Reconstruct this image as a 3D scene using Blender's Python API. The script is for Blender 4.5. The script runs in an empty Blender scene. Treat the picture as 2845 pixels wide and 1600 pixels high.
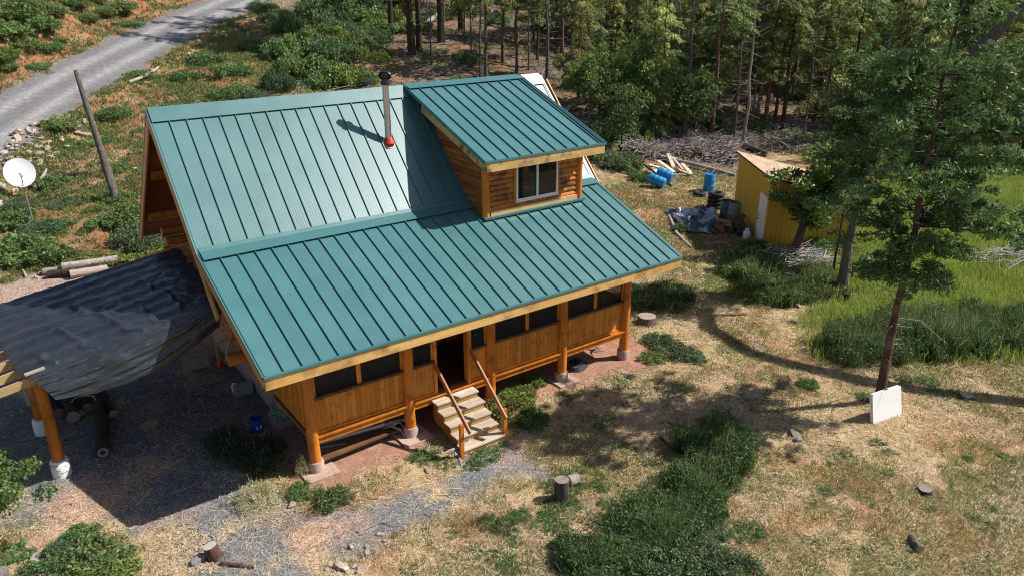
import bpy, math, random
import numpy as np
from mathutils import Vector
random.seed(5); rng = np.random.default_rng(11)
scene = bpy.context.scene
COL = scene.collection
# ------------------------------------------------------------------ camera
CAM = np.array([-4.095, -14.153, 10.83]); YAW, PIT, FPX = -.629, .3852, 2150.08
cd = bpy.data.cameras.new('camera'); cam = bpy.data.objects.new('camera', cd); COL.objects.link(cam)
cd.sensor_width = 36; cd.lens = 36*FPX/2845; cd.clip_start = .1; cd.clip_end = 6000
cam.location = CAM; cam.rotation_euler = (math.pi/2-PIT, 0, YAW); scene.camera = cam
# ------------------------------------------------------------------ sky + sun
SUN = Vector((.623, -.312, .718)).normalized()
w = bpy.data.worlds.new('World'); scene.world = w; w.use_nodes = True
nt = w.node_tree; bg = nt.nodes['Background']; sk = nt.nodes.new('ShaderNodeTexSky')
sk.sky_type = 'NISHITA'; sk.sun_disc = False
sk.sun_elevation = math.asin(SUN.z); sk.sun_rotation = math.atan2(SUN.x, SUN.y)
nt.links.new(sk.outputs[0], bg.inputs[0]); bg.inputs[1].default_value = .068
sd = bpy.data.lights.new('sun', 'SUN'); sd.energy = 4.7; sd.angle = math.radians(.53); sd.color = (1, .955, .88)
so = bpy.data.objects.new('sun', sd); COL.objects.link(so); so.rotation_euler = SUN.to_track_quat('Z', 'Y').to_euler(); so.location = (30, -20, 40)
vs = scene.view_settings; vs.view_transform = 'Standard'; vs.look = 'None'; vs.gamma = 1; vs.exposure = .50; vs.use_curve_mapping = False
scene.cycles.filter_width = 1.1; scene.cycles.max_bounces = 6; scene.cycles.transparent_max_bounces = 8
# ------------------------------------------------------------------ numeric helpers
def hashn(ix, iy, s=0):
    h = (ix.astype(np.int64)*374761393 + iy.astype(np.int64)*668265263 + s*144269) & 0xffffffff
    h = ((h ^ (h >> 13))*1274126177) & 0xffffffff
    return ((h ^ (h >> 16)) & 0xffff)/65535.
def vnoise(x, y, s=0):
    x = np.asarray(x, float); y = np.asarray(y, float)
    ix = np.floor(x); iy = np.floor(y); fx = x-ix; fy = y-iy
    fx = fx*fx*(3-2*fx); fy = fy*fy*(3-2*fy)
    a = hashn(ix, iy, s); b = hashn(ix+1, iy, s); c = hashn(ix, iy+1, s); d = hashn(ix+1, iy+1, s)
    return a+(b-a)*fx+(c-a)*fy+(a-b-c+d)*fx*fy
def fbm(x, y, s=0, o=4):
    r = 0; a = .5; t = 0
    for i in range(o):
        r = r+a*vnoise(np.asarray(x)*2**i, np.asarray(y)*2**i, s+i*7); t += a; a *= .5
    return r/t
def ss(a, b, x): t = np.clip((x-a)/(b-a), 0, 1); return t*t*(3-2*t)
def softplus(x, k): return k*np.logaddexp(0, np.asarray(x)/k)
cy_, sy_ = math.cos(YAW), math.sin(YAW)
FW = np.array([-sy_*math.cos(PIT), cy_*math.cos(PIT), -math.sin(PIT)]); RT = np.array([cy_, sy_, 0.]); UP = np.cross(RT, FW)
PX = 2845/2576.
def ray(u, v):
    d = RT*((u-1288)*PX/FPX) - UP*((v-724.4)*PX/FPX) + FW
    return d/np.linalg.norm(d)
def proj(p):
    q = np.asarray(p, float)-CAM; z = q@FW
    return 1288+FPX/PX*(q@RT)/z, 724.4-FPX/PX*(q@UP)/z
def on_x(u, v, x): d = ray(u, v); return CAM+d*(x-CAM[0])/d[0]
def on_y(u, v, y): d = ray(u, v); return CAM+d*(y-CAM[1])/d[1]
def on_z(u, v, z): d = ray(u, v); return CAM+d*(z-CAM[2])/d[2]
def base_height(x, y):
    h = .21*softplus(np.asarray(y)-16.2, 1.2)+.12*softplus(np.asarray(x)-46, 3)
    return 46*np.tanh(h/46)
def hit(u, v, fn):
    d = ray(u, v); t = np.concatenate([np.arange(8, 90, .04), np.arange(90, 400, .5)])
    P = CAM+d*t[:, None]; k = np.argmax(P[:, 2] < fn(P[:, 0], P[:, 1])); return P[k]
ROADC = np.array([hit(u, v, base_height)[:2] for u, v in [(-260, 500), (-120, 395), (0, 316), (110, 243), (200, 192), (300, 142), (400, 90), (500, 42), (590, 4), (650, -22)]])
_a = ROADC[-1]+(ROADC[-1]-ROADC[-2])*6; _b = ROADC[0]+(ROADC[0]-ROADC[1])*6; ROADP = np.vstack([_b, ROADC, _a])
def pathdist(x, y, P):
    x = np.asarray(x, float); y = np.asarray(y, float); best = np.full(x.shape, 1e9); sg = np.zeros(x.shape)
    for i in range(len(P)-1):
        d = P[i+1]-P[i]; l2 = d@d
        t = np.clip(((x-P[i, 0])*d[0]+(y-P[i, 1])*d[1])/l2, 0, 1)
        ex = x-P[i, 0]-t*d[0]; ey = y-P[i, 1]-t*d[1]; dd = np.hypot(ex, ey)
        s = np.sign(d[0]*ey-d[1]*ex); m = dd < best
        best = np.where(m, dd, best); sg = np.where(m, s, sg)
    return best*sg
def T(x, y):
    x = np.asarray(x, float); y = np.asarray(y, float)
    rd = pathdist(x, y, ROADP)
    z = base_height(x, y)+1.7*ss(2.9, 6.5, rd)*(y > 5)-.35*ss(2.3, 4, -rd)*ss(9, 3, -rd)*(y > 14)
    hillside = ss(15, 22, y); house = ss(2.5, 5, np.hypot(np.clip(np.abs(x-6)-6.5, 0, 99), np.clip(np.abs(y-5)-5.5, 0, 99)))
    n = (fbm(x*.35, y*.35, 3)-.5)*(.12+.75*hillside)+(fbm(x*1.6, y*1.6, 9)-.5)*(.05+.15*hillside)
    onroad = ss(1.8, 3.2, np.abs(rd))
    return z+n*(.12+.88*house)*(.15+.85*onroad)
def at(u, v): return hit(u, v, T)
def tz(x, y): return float(T(np.array([x]), np.array([y]))[0])
def poly(pts): return np.array([at(u, v)[:2] for u, v in pts])
def pmask(P, x, y, soft):
    x = np.asarray(x, float); y = np.asarray(y, float); ins = np.zeros(x.shape, bool); n = len(P)
    best = np.full(x.shape, 1e9)
    for i in range(n):
        a = P[i]; b = P[(i+1) % n]; d = b-a
        c = (a[1] > y) != (b[1] > y)
        with np.errstate(divide='ignore', invalid='ignore'):
            xi = a[0]+(y-a[1])*d[0]/(d[1] if d[1] != 0 else 1e-9)
        ins ^= c & (x < xi)
        t = np.clip(((x-a[0])*d[0]+(y-a[1])*d[1])/(d@d), 0, 1)
        best = np.minimum(best, np.hypot(x-a[0]-t*d[0], y-a[1]-t*d[1]))
    return ss(-soft, soft, np.where(ins, best, -best))
# ------------------------------------------------------------------ object helpers
ORG = {}
def tag(o, label=None, cat=None, group=None, kind=None):
    for k, v in (('label', label), ('category', cat), ('group', group), ('kind', kind)):
        if v: o[k] = v
    return o
def thing(name, label, cat, loc, group=None, rz=0):
    o = bpy.data.objects.new(name, None); COL.objects.link(o); o.empty_display_size = .2
    o.location = loc; o.rotation_euler.z = rz; ORG[o.name] = np.array(loc, float)
    return tag(o, label, cat, group)
def link_mesh(name, me, mats, parent, org):
    o = bpy.data.objects.new(name, me); COL.objects.link(o)
    for m in (mats if isinstance(mats, (list, tuple)) else [mats]): me.materials.append(m)
    if parent is not None: o.parent = parent
    else: o.location = org
    ORG[o.name] = np.array(org, float); return o
def norm(v): v = np.asarray(v, float); return v/(np.linalg.norm(v)+1e-12)
class MB:
    def __init__(s): s.v = []; s.f = []; s.r = []; s.m = []
    def add(s, V, F, r=None, m=0):
        o = len(s.v); s.v += [tuple(map(float, p)) for p in V]; r = random.random() if r is None else r
        for f in F: s.f.append([i+o for i in f]); s.r.append(r); s.m.append(m)
        return s
    def box(s, lo, hi, r=None, m=0):
        x, y, z = lo; X, Y, Z = hi
        return s.add([(x,y,z),(X,y,z),(X,Y,z),(x,Y,z),(x,y,Z),(X,y,Z),(X,Y,Z),(x,Y,Z)], [(0,3,2,1),(4,5,6,7),(0,1,5,4),(1,2,6,5),(2,3,7,6),(3,0,4,7)], r, m)
    def beam(s, p, q, w, h, up=(0,0,1), r=None, m=0):
        p = np.array(p, float); q = np.array(q, float); d = norm(q-p); a = norm(np.cross(d, up)); b = np.cross(a, d)
        V = [e+a*i*w/2+b*j*h/2 for e in (p, q) for i, j in ((-1,-1),(1,-1),(1,1),(-1,1))]
        return s.add(V, [(3,2,1,0),(4,5,6,7),(0,1,5,4),(1,2,6,5),(2,3,7,6),(3,0,4,7)], r, m)
    def slab(s, a, b, c, d, t, r=None, m=0):
        P = [np.array(p, float) for p in (a, b, c, d)]; n = norm(np.cross(P[1]-P[0], P[3]-P[0]))
        V = P+[p-n*t for p in P]
        return s.add(V, [(0,1,2,3),(7,6,5,4),(1,0,4,5),(2,1,5,6),(3,2,6,7),(0,3,7,4)], r, m)
    def prism(s, pts, h, r=None, m=0):
        n = len(pts); P = [np.array(p, float) for p in pts]; h = np.array(h, float)
        return s.add(P+[p+h for p in P], [tuple(range(n))[::-1], tuple(range(n, 2*n))]+[(i, (i+1) % n, n+(i+1) % n, n+i) for i in range(n)], r, m)
    def tube(s, pts, rad, n=10, r=None, m=0, mcap=None, jit=0):
        pts = [np.array(p, float) for p in pts]; rad = rad if hasattr(rad, '__len__') else [rad]*len(pts)
        V = []; up = np.array([0, 0, 1.]); d0 = norm(pts[-1]-pts[0])
        if abs(d0[2]) > .9: up = np.array([1., 0, 0])
        for i, p in enumerate(pts):
            d = norm(pts[min(i+1, len(pts)-1)]-pts[max(i-1, 0)]); a = norm(np.cross(d, up)); b = np.cross(d, a)
            for k in range(n):
                t = 2*math.pi*k/n; q = rad[i]*(1+(random.uniform(-jit, jit) if jit else 0)); V.append(p+(a*math.cos(t)+b*math.sin(t))*q)
        F = [(i*n+k, i*n+(k+1) % n, (i+1)*n+(k+1) % n, (i+1)*n+k) for i in range(len(pts)-1) for k in range(n)]
        r = random.random() if r is None else r
        o = len(s.v); s.add(V, F, r, m)
        for f in (tuple(range(n))[::-1], tuple(range((len(pts)-1)*n, len(pts)*n))):
            s.f.append([i+o for i in f]); s.r.append(r); s.m.append(m if mcap is None else mcap)
        return s
    def lathe(s, prof, c=(0,0,0), n=20, r=None, m=0, sx=1, sy=1):
        V = []; F = []; k = len(prof)
        for i in range(n):
            t = 2*math.pi*i/n
            for (rr, z) in prof: V.append((c[0]+rr*math.cos(t)*sx, c[1]+rr*math.sin(t)*sy, c[2]+z))
        for i in range(n):
            for j in range(k-1): F.append((i*k+j, ((i+1) % n)*k+j, ((i+1) % n)*k+j+1, i*k+j+1))
        return s.add(V, F, r, m)
    def torus(s, c, R, q, ax=(0,0,1), n=22, k=9, r=None, m=0, sq=1.):
        ax = norm(ax); a = norm(np.cross(ax, (1, .1, .2))); b = np.cross(ax, a); c = np.array(c, float); V = []
        for i in range(n):
            t = 2*math.pi*i/n; e = a*math.cos(t)+b*math.sin(t)
            for j in range(k):
                u = 2*math.pi*j/k; V.append(c+e*(R+q*math.cos(u))+ax*q*sq*math.sin(u))
        return s.add(V, [(i*k+j, ((i+1) % n)*k+j, ((i+1) % n)*k+(j+1) % k, i*k+(j+1) % k) for i in range(n) for j in range(k)], r, m)
    def build(s, name, mats, parent=None, smooth=False, org=None):
        me = bpy.data.meshes.new(name); V = np.array(s.v, float)
        if parent is not None: org = ORG[parent.name]
        elif org is None: org = np.array([V[:, 0].mean(), V[:, 1].mean(), V[:, 2].min()])
        me.from_pydata((V-np.array(org)).tolist(), [], s.f); me.update()
        a = me.attributes.new('rnd', 'FLOAT', 'FACE'); a.data.foreach_set('value', np.array(s.r, np.float32))
        if any(s.m): me.polygons.foreach_set('material_index', np.array(s.m, np.int32))
        if smooth:
            me.polygons.foreach_set('use_smooth', np.ones(len(s.f), bool))
            try: me.set_sharp_from_angle(angle=math.radians(38))
            except Exception: pass
        return link_mesh(name, me, mats, parent, org)
def bulk_mesh(name, V, nper, colr, npoly_per=1, faces=None):
    """V (N,nper,3) -> mesh; one polygon per item (or the given face list per item); colr (N,3) albedo per item"""
    N = V.shape[0]; me = bpy.data.meshes.new(name)
    if faces is None: faces = [tuple(range(nper))]
    k = len(faces[0]); nf = len(faces)
    me.vertices.add(N*nper); me.vertices.foreach_set('co', V.reshape(-1).astype(np.float32))
    idx = (np.arange(N)[:, None, None]*nper+np.array(faces)[None]).reshape(-1)
    me.loops.add(N*nf*k); me.loops.foreach_set('vertex_index', idx.astype(np.int32))
    me.polygons.add(N*nf); me.polygons.foreach_set('loop_start', (np.arange(N*nf)*k).astype(np.int32))
    me.update(calc_edges=True)
    a = me.attributes.new('col', 'FLOAT_COLOR', 'FACE')
    c = np.ones((N, nf, 4), np.float32); c[:, :, :3] = colr[:, None, :]; a.data.foreach_set('color', c.reshape(-1))
    return me
def rhombs(c, a, b, mid=0.):
    """leaf / blade shaped quads: tip at c+a, tail c-a, half width b at c+mid*a"""
    return np.stack([c-a, c+a*mid+b, c+a, c+a*mid-b], 1)
def stickV(p, q, r):
    d = q-p; d /= np.linalg.norm(d, axis=1)[:, None]+1e-9; h = np.where(np.abs(d[:, 2:3]) > .9, np.array([[1., 0, 0]]), np.array([[0, 0, 1.]]))
    a = np.cross(d, h); a /= np.linalg.norm(a, axis=1)[:, None]; b = np.cross(d, a); r = r[:, None]
    out = []
    for e, k in ((p, 1.), (q, .55)):
        for t in (0, 2.094, 4.189): out.append(e+(a*math.cos(t)+b*math.sin(t))*r*k)
    return np.stack(out, 1)
STICKF = [(0, 1, 4, 3), (1, 2, 5, 4), (2, 0, 3, 5)]
def unit(n, zs=1.):
    d = rng.normal(size=(n, 3)); d[:, 2] *= zs; return d/np.linalg.norm(d, axis=1)[:, None]
def mixc(c1, c2, t): return np.array(c1)[None]*(1-t[:, None])+np.array(c2)[None]*t[:, None]
# ------------------------------------------------------------------ materials
def new_mat(name):
    m = bpy.data.materials.new(name); m.use_nodes = True; n = m.node_tree; b = n.nodes['Principled BSDF']; return m, n, b
def nd(n, t, **k):
    x = n.nodes.new(t)
    for a, v in k.items(): setattr(x, a, v)
    return x
def mixrgb(n, f, a, b, blend='MIX'):
    x = nd(n, 'ShaderNodeMix', data_type='RGBA', blend_type=blend)
    for i, v in ((0, f), (6, a), (7, b)):
        if hasattr(v, 'links'): n.links.new(v, x.inputs[i])
        else: x.inputs[i].default_value = v if i == 0 else (*v, 1)
    return x.outputs[2]
def noise(n, scale, det=4, rough=.55, stretch=(1, 1, 1), coord='Object'):
    tc = nd(n, 'ShaderNodeTexCoord'); mp = nd(n, 'ShaderNodeMapping'); mp.inputs['Scale'].default_value = stretch
    n.links.new(tc.outputs[coord], mp.inputs[0]); x = nd(n, 'ShaderNodeTexNoise')
    x.inputs['Scale'].default_value = scale; x.inputs['Detail'].default_value = det; x.inputs['Roughness'].default_value = rough
    n.links.new(mp.outputs[0], x.inputs[0]); return x.outputs[0]
def ramp(n, f, a, b, lo=0., hi=1.):
    x = nd(n, 'ShaderNodeMapRange'); x.inputs[1].default_value = a; x.inputs[2].default_value = b; x.inputs[3].default_value = lo; x.inputs[4].default_value = hi
    n.links.new(f, x.inputs[0]); return x.outputs[0]
def bump(n, b, h, st=.4, dist=.02):
    x = nd(n, 'ShaderNodeBump'); x.inputs['Strength'].default_value = st; x.inputs['Distance'].default_value = dist
    n.links.new(h, x.inputs['Height']); n.links.new(x.outputs[0], b.inputs['Normal'])
def mat(name, c1, c2=None, scale=4, stretch=(1, 1, 1), rough=.7, spec=.3, bst=.3, bd=.01, var=.25, metal=0, c3=None, s3=1.2, lo=.35, hi=.65, knots=None):
    m, n, b = new_mat(name); c2 = c2 or tuple(x*.7 for x in c1)
    f = noise(n, scale, 5, .6, stretch); col = mixrgb(n, ramp(n, f, lo, hi), c1, c2)
    if c3: col = mixrgb(n, ramp(n, noise(n, s3, 4), .5, .68), col, c3)
    if knots:
        kt = nd(n, 'ShaderNodeTexCoord'); km = nd(n, 'ShaderNodeMapping'); km.inputs['Scale'].default_value = knots; n.links.new(kt.outputs['Object'], km.inputs[0]); kv = nd(n, 'ShaderNodeTexVoronoi'); kv.inputs['Scale'].default_value = 1.; n.links.new(km.outputs[0], kv.inputs['Vector'])
        col = mixrgb(n, ramp(n, kv.outputs['Distance'], 0.05, .13, .6, 0), col, tuple(x*.22 for x in c1))
    if var:
        at_ = nd(n, 'ShaderNodeAttribute', attribute_name='rnd')
        hsv = nd(n, 'ShaderNodeHueSaturation'); n.links.new(ramp(n, at_.outputs['Fac'], 0, 1, 1-var, 1+var), hsv.inputs['Value']); n.links.new(col, hsv.inputs['Color']); col = hsv.outputs[0]
    n.links.new(col, b.inputs['Base Color']); b.inputs['Roughness'].default_value = rough; b.inputs['Specular IOR Level'].default_value = spec; b.inputs['Metallic'].default_value = metal
    if bst: bump(n, b, f, bst, bd)
    return m
def leaf_mat(name, trans=.3, rough=.55, var=.25, hue=.02, k=1.):
    m, n, b = new_mat(name)
    a = nd(n, 'ShaderNodeAttribute', attribute_name='col'); oi = nd(n, 'ShaderNodeObjectInfo')
    h = nd(n, 'ShaderNodeHueSaturation'); n.links.new(a.outputs['Color'], h.inputs['Color'])
    n.links.new(ramp(n, oi.outputs['Random'], 0, 1, k*(1-var), k*(1+var)), h.inputs['Value'])
    mul = nd(n, 'ShaderNodeMath', operation='MULTIPLY'); mul.inputs[1].default_value = 7.13; n.links.new(oi.outputs['Random'], mul.inputs[0])
    fr = nd(n, 'ShaderNodeMath', operation='FRACT'); n.links.new(mul.outputs[0], fr.inputs[0])
    n.links.new(ramp(n, fr.outputs[0], 0, 1, .5-hue, .5+hue), h.inputs['Hue'])
    n.links.new(h.outputs[0], b.inputs['Base Color']); b.inputs['Roughness'].default_value = rough; b.inputs['Specular IOR Level'].default_value = .35
    t = nd(n, 'ShaderNodeBsdfTranslucent'); n.links.new(h.outputs[0], t.inputs[0])
    mx = nd(n, 'ShaderNodeMixShader'); mx.inputs[0].default_value = trans
    n.links.new(b.outputs[0], mx.inputs[1]); n.links.new(t.outputs[0], mx.inputs[2])
    n.links.new(mx.outputs[0], n.nodes['Material Output'].inputs[0]); return m
def roof_mat(name, stri):
    m, n, b = new_mat(name)
    f = noise(n, 1.1, 5, .6); g = noise(n, 60, 2, .5)
    col = mixrgb(n, ramp(n, f, .3, .7), (.054, .158, .165), (.066, .182, .188))
    col = mixrgb(n, ramp(n, noise(n, 2.2, 6, .7, (1, .25, .25)), .56, .8, 0, .35), col, (.11, .19, .19))
    at_ = nd(n, 'ShaderNodeAttribute', attribute_name='rnd'); hs_ = nd(n, 'ShaderNodeHueSaturation'); n.links.new(ramp(n, at_.outputs['Fac'], 0, 1, .95, 1.05), hs_.inputs['Value']); n.links.new(col, hs_.inputs['Color']); col = hs_.outputs[0]
    n.links.new(col, b.inputs['Base Color']); b.inputs['Specular IOR Level'].default_value = .75
    n.links.new(ramp(n, f, .3, .7, .37, .43), b.inputs['Roughness'])
    if stri:
        tc = nd(n, 'ShaderNodeTexCoord'); sx = nd(n, 'ShaderNodeSeparateXYZ'); n.links.new(tc.outputs['Object'], sx.inputs[0])
        mu = nd(n, 'ShaderNodeMath', operation='MULTIPLY'); mu.inputs[1].default_value = 2*math.pi/.068; n.links.new(sx.outputs[0], mu.inputs[0])
        sn = nd(n, 'ShaderNodeMath', operation='SINE'); n.links.new(mu.outputs[0], sn.inputs[0])
        ad = nd(n, 'ShaderNodeMath', operation='ADD'); n.links.new(ramp(n, sn.outputs[0], .55, 1., 0, .8), ad.inputs[0])
        n.links.new(ramp(n, noise(n, 14, 2, .5, (1, .1, .1)), 0, 1, 0, .5), ad.inputs[1]); bump(n, b, ad.outputs[0], .3, .0025)
    else: bump(n, b, f, .45, .02)
    return m
M = {}
M['roof'] = roof_mat('teal_striated_metal', True); M['roof2'] = roof_mat('teal_metal', False)
M['log'] = mat('stained_log', (.68, .225, .022), (.52, .15, .014), 5, (1.5, 1.5, .22), .42, .45, .35, .01, .12, c3=(.36, .10, .012), s3=2.2, knots=(4.5, 4.5, 2.6))
M['panel'] = mat('stained_board', (.72, .275, .033), (.60, .205, .025), 7, (1.5, 1.5, .2), .5, .4, .2, .006, .2, c3=(.46, .15, .02), s3=6, knots=(7, 7, 3.2))
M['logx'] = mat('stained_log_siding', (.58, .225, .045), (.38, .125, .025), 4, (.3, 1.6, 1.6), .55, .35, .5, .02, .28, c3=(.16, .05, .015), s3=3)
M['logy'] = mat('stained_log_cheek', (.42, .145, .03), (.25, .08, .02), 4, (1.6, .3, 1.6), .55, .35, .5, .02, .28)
M['fascia'] = mat('pale_fascia_wood', (.78, .50, .19), (.68, .39, .12), 3, (.25, 2, 2), .55, .35, .2, .006, .06, c3=(.36, .2, .08), s3=1.4, knots=(2.2, 6, 6))
M['fasciay'] = mat('pale_rake_wood', (.56, .33, .12), (.44, .23, .075), 3, (2, .3, .3), .55, .35, .2, .006, .1)
M['dormfascia'] = mat('stained_pale_wood', (.68, .46, .2), (.56, .35, .13), 3, (.5, 2, 2), .55, .3, .2, .006, .06, c3=(.2, .13, .06), s3=2.6)
M['brownwood'] = mat('weathered_brown_wood', (.17, .085, .04), (.10, .05, .025), 6, (.4, 1, 1), .75, .2, .3, .006, .2)
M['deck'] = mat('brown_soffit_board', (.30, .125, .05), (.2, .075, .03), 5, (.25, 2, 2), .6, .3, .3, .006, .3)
M['tread'] = mat('weathered_tread', (.56, .46, .35), (.42, .33, .24), 7, (.3, 2, 1), .7, .25, .25, .005, .14, c3=(.62, .52, .42), s3=2)
M['riser'] = mat('tan_riser', (.50, .31, .13), (.40, .22, .08), 6, (.3, 2, 1), .65, .25, .2, .005, .12)
M['rail'] = mat('stained_rail', (.42, .16, .05), (.33, .11, .03), 6, (1, .4, 1), .5, .4, .2, .005, .1)
M['lumber'] = mat('raw_lumber', (.62, .44, .22), (.52, .33, .15), 6, (.4, 1, 1), .7, .25, .2, .004, .2)
M['paleplank'] = mat('pale_scrap_plank', (.70, .60, .46), (.56, .46, .34), 6, (.4, 1, 1), .75, .2, .2, .004, .2)
M['greywood'] = mat('grey_weathered_wood', (.38, .33, .29), (.26, .21, .18), 7, (.5, 2, 2), .85, .15, .4, .01, .25)
M['bark'] = mat('dark_bark', (.085, .062, .05), (.04, .03, .026), 9, (2, 2, .35), .95, .1, .9, .04, .2)
M['barkred'] = mat('reddish_bark', (.16, .085, .06), (.07, .042, .034), 9, (2, 2, .3), .95, .1, .9, .04, .2, c3=(.2, .16, .14), s3=2)
M['barkgrey'] = mat('grey_bark', (.17, .15, .135), (.085, .07, .062), 9, (2, 2, .3), .95, .1, .8, .03, .25)
M['deadwood'] = mat('bleached_deadwood', (.42, .37, .33), (.27, .22, .19), 8, (1, 1, .5), .9, .1, .5, .015, .25)
M['cut'] = mat('sawn_end_grain', (.42, .33, .24), (.3, .22, .16), 12, (1, 1, 1), .85, .1, .2, .004, .2)
M['cutpale'] = mat('pale_sawn_face', (.62, .57, .5), (.48, .42, .36), 9, (1, 1, 1), .85, .1, .2, .004, .1)
M['concrete'] = mat('pinkish_concrete', (.52, .38, .31), (.40, .28, .23), 9, (1, 1, 1), .9, .15, .3, .008, .08)
M['dark'] = mat('dark_interior', (.012, .011, .011), (.008, .008, .008), 3, rough=.8, spec=.2, bst=0, var=0)
M['interior'] = mat('dark_porch_wood', (.16, .075, .03), (.1, .045, .02), 5, (.3, 2, 2), .7, .2, .2, .006, .2)  # dark wood of the porch floor and counter
M['white'] = mat('white_vinyl', (.86, .86, .85), (.82, .82, .81), 4, rough=.45, spec=.4, bst=0, var=.03)
M['black'] = mat('black_metal', (.02, .02, .022), (.03, .028, .028), 6, rough=.38, spec=.5, bst=.1, var=.1)
M['rubber'] = mat('black_rubber', (.022, .022, .023), (.035, .034, .033), 10, rough=.75, spec=.3, bst=.2, var=.15)
M['steel'] = mat('stainless_steel', (.60, .61, .62), (.5, .51, .52), 6, rough=.22, spec=.6, bst=.05, var=0, metal=.85)
M['galv'] = mat('galvanised_steel', (.45, .46, .47), (.36, .37, .38), 8, rough=.45, bst=.1, var=.05, metal=.7)
M['redboot'] = mat('red_silicone', (.55, .055, .02), (.42, .035, .012), 7, rough=.5, spec=.4, bst=.2, var=.1)
M['sealant'] = mat('white_sealant', (.75, .74, .72), (.6, .58, .55), 30, rough=.7, bst=.5, bd=.01, var=0)
M['blue'] = mat('blue_plastic', (.012, .25, .58), (.01, .2, .48), 3, rough=.42, spec=.5, bst=.05, var=.1)
M['bucket'] = mat('deep_blue_plastic', (.015, .07, .36), (.012, .055, .3), 3, rough=.4, spec=.5, bst=.05, var=.05)
M['yellow'] = mat('mustard_siding', (.62, .40, .06), (.57, .36, .05), 3, (1, 1, .3), .7, .25, .15, .004, .05)
M['shingle'] = mat('tan_shingle', (.56, .40, .29), (.42, .28, .2), 9, (1, 1, 1), .9, .15, .5, .01, .2)
M['stone'] = mat('pale_stone', (.46, .37, .30), (.32, .24, .19), 3, (1, 1, 1), .9, .15, .7, .03, .25, c3=(.5, .45, .4), s3=1.5)
M['greystone'] = mat('grey_stone', (.33, .30, .28), (.22, .19, .18), 4, (1, 1, 1), .9, .15, .7, .03, .2)
M['pink'] = mat('pink_paint', (.62, .06, .16), (.5, .045, .12), 4, rough=.4, spec=.5, bst=0, var=.1)
M['cardboard'] = mat('cardboard', (.36, .22, .12), (.28, .17, .09), 5, rough=.85, spec=.1, bst=.1, var=.1)
M['greyplastic'] = mat('grey_plastic', (.30, .31, .31), (.24, .25, .25), 5, rough=.55, bst=.1, var=.1)
M['tealplastic'] = mat('dull_green_plastic', (.09, .17, .14), (.07, .13, .11), 5, rough=.5, bst=.1, var=.1)
M['label'] = mat('white_paper_label', (.8, .8, .8), (.76, .76, .76), 5, rough=.6, bst=0, var=0)
M['ink'] = mat('dark_print', (.1, .12, .2), (.1, .12, .2), 5, rough=.6, bst=0, var=0)
M['leaf'] = leaf_mat('leaf', .35, .5, .22, .02, 1.75); M['needle'] = leaf_mat('conifer_spray', .3, .55, .28, .025, 2.45); M['grass'] = leaf_mat('grass_blade', .35, .55, 0, 0, 1.5); M['dry'] = leaf_mat('dry_stem', .12, .75, 0, 0)
def glass_mat():
    m, n, b = new_mat('dark_window_glass'); b.inputs['Base Color'].default_value = (.012, .014, .016, 1); b.inputs['Roughness'].default_value = .04; b.inputs['Specular IOR Level'].default_value = .5; return m
M['glass'] = glass_mat()
def screen_mat():
    m, n, b = new_mat('insect_screen'); b.inputs['Base Color'].default_value = (.012, .012, .013, 1); b.inputs['Roughness'].default_value = .6
    b.inputs['Alpha'].default_value = .62; return m
M['screen'] = screen_mat()
def tarp_mat():
    m, n, b = new_mat('black_poly_sheet'); f = noise(n, 2.2, 5, .6, (.7, 1.5, 1.8)); g = noise(n, 6, 4, .6, (.45, 1.8, 2.4))
    col = mixrgb(n, ramp(n, noise(n, .9, 5), .35, .7), (.016, .020, .026), (.034, .040, .049)); n.links.new(col, b.inputs['Base Color'])
    b.inputs['Roughness'].default_value = .32; b.inputs['Specular IOR Level'].default_value = .75
    v = nd(n, 'ShaderNodeTexVoronoi', feature='DISTANCE_TO_EDGE'); v.inputs['Scale'].default_value = 1.6; tc = nd(n, 'ShaderNodeTexCoord'); mp = nd(n, 'ShaderNodeMapping'); mp.inputs['Scale'].default_value = (.8, 1.7, 1.7); mp.inputs['Rotation'].default_value = (0, 0, .5)
    n.links.new(tc.outputs['Object'], mp.inputs[0]); ds = nd(n, 'ShaderNodeVectorMath', operation='ADD'); n.links.new(mp.outputs[0], ds.inputs[0]); nz = nd(n, 'ShaderNodeTexNoise'); nz.inputs['Scale'].default_value = 1.5; nz.inputs['Detail'].default_value = 4; n.links.new(mp.outputs[0], nz.inputs[0]); n.links.new(nz.outputs['Color'], ds.inputs[1]); n.links.new(ds.outputs[0], v.inputs['Vector'])
    ad = nd(n, 'ShaderNodeMath', operation='MULTIPLY_ADD'); n.links.new(g, ad.inputs[0]); ad.inputs[1].default_value = .4; n.links.new(f, ad.inputs[2])
    a2 = nd(n, 'ShaderNodeMath', operation='MULTIPLY_ADD'); n.links.new(ramp(n, v.outputs['Distance'], 0, .09, .5, 0), a2.inputs[0]); a2.inputs[1].default_value = .12; n.links.new(ad.outputs[0], a2.inputs[2])
    bump(n, b, a2.outputs[0], .45, .06); return m
M['tarp'] = tarp_mat()
def tarp2_mat():
    m, n, b = new_mat('crumpled_silver_blue_tarp'); col = mixrgb(n, ramp(n, noise(n, 1.3, 4), .47, .55), (.06, .09, .13), (.45, .48, .52))
    n.links.new(col, b.inputs['Base Color']); b.inputs['Roughness'].default_value = .4; bump(n, b, noise(n, 6, 5), .5, .05); return m
M['tarp2'] = tarp2_mat()
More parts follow.
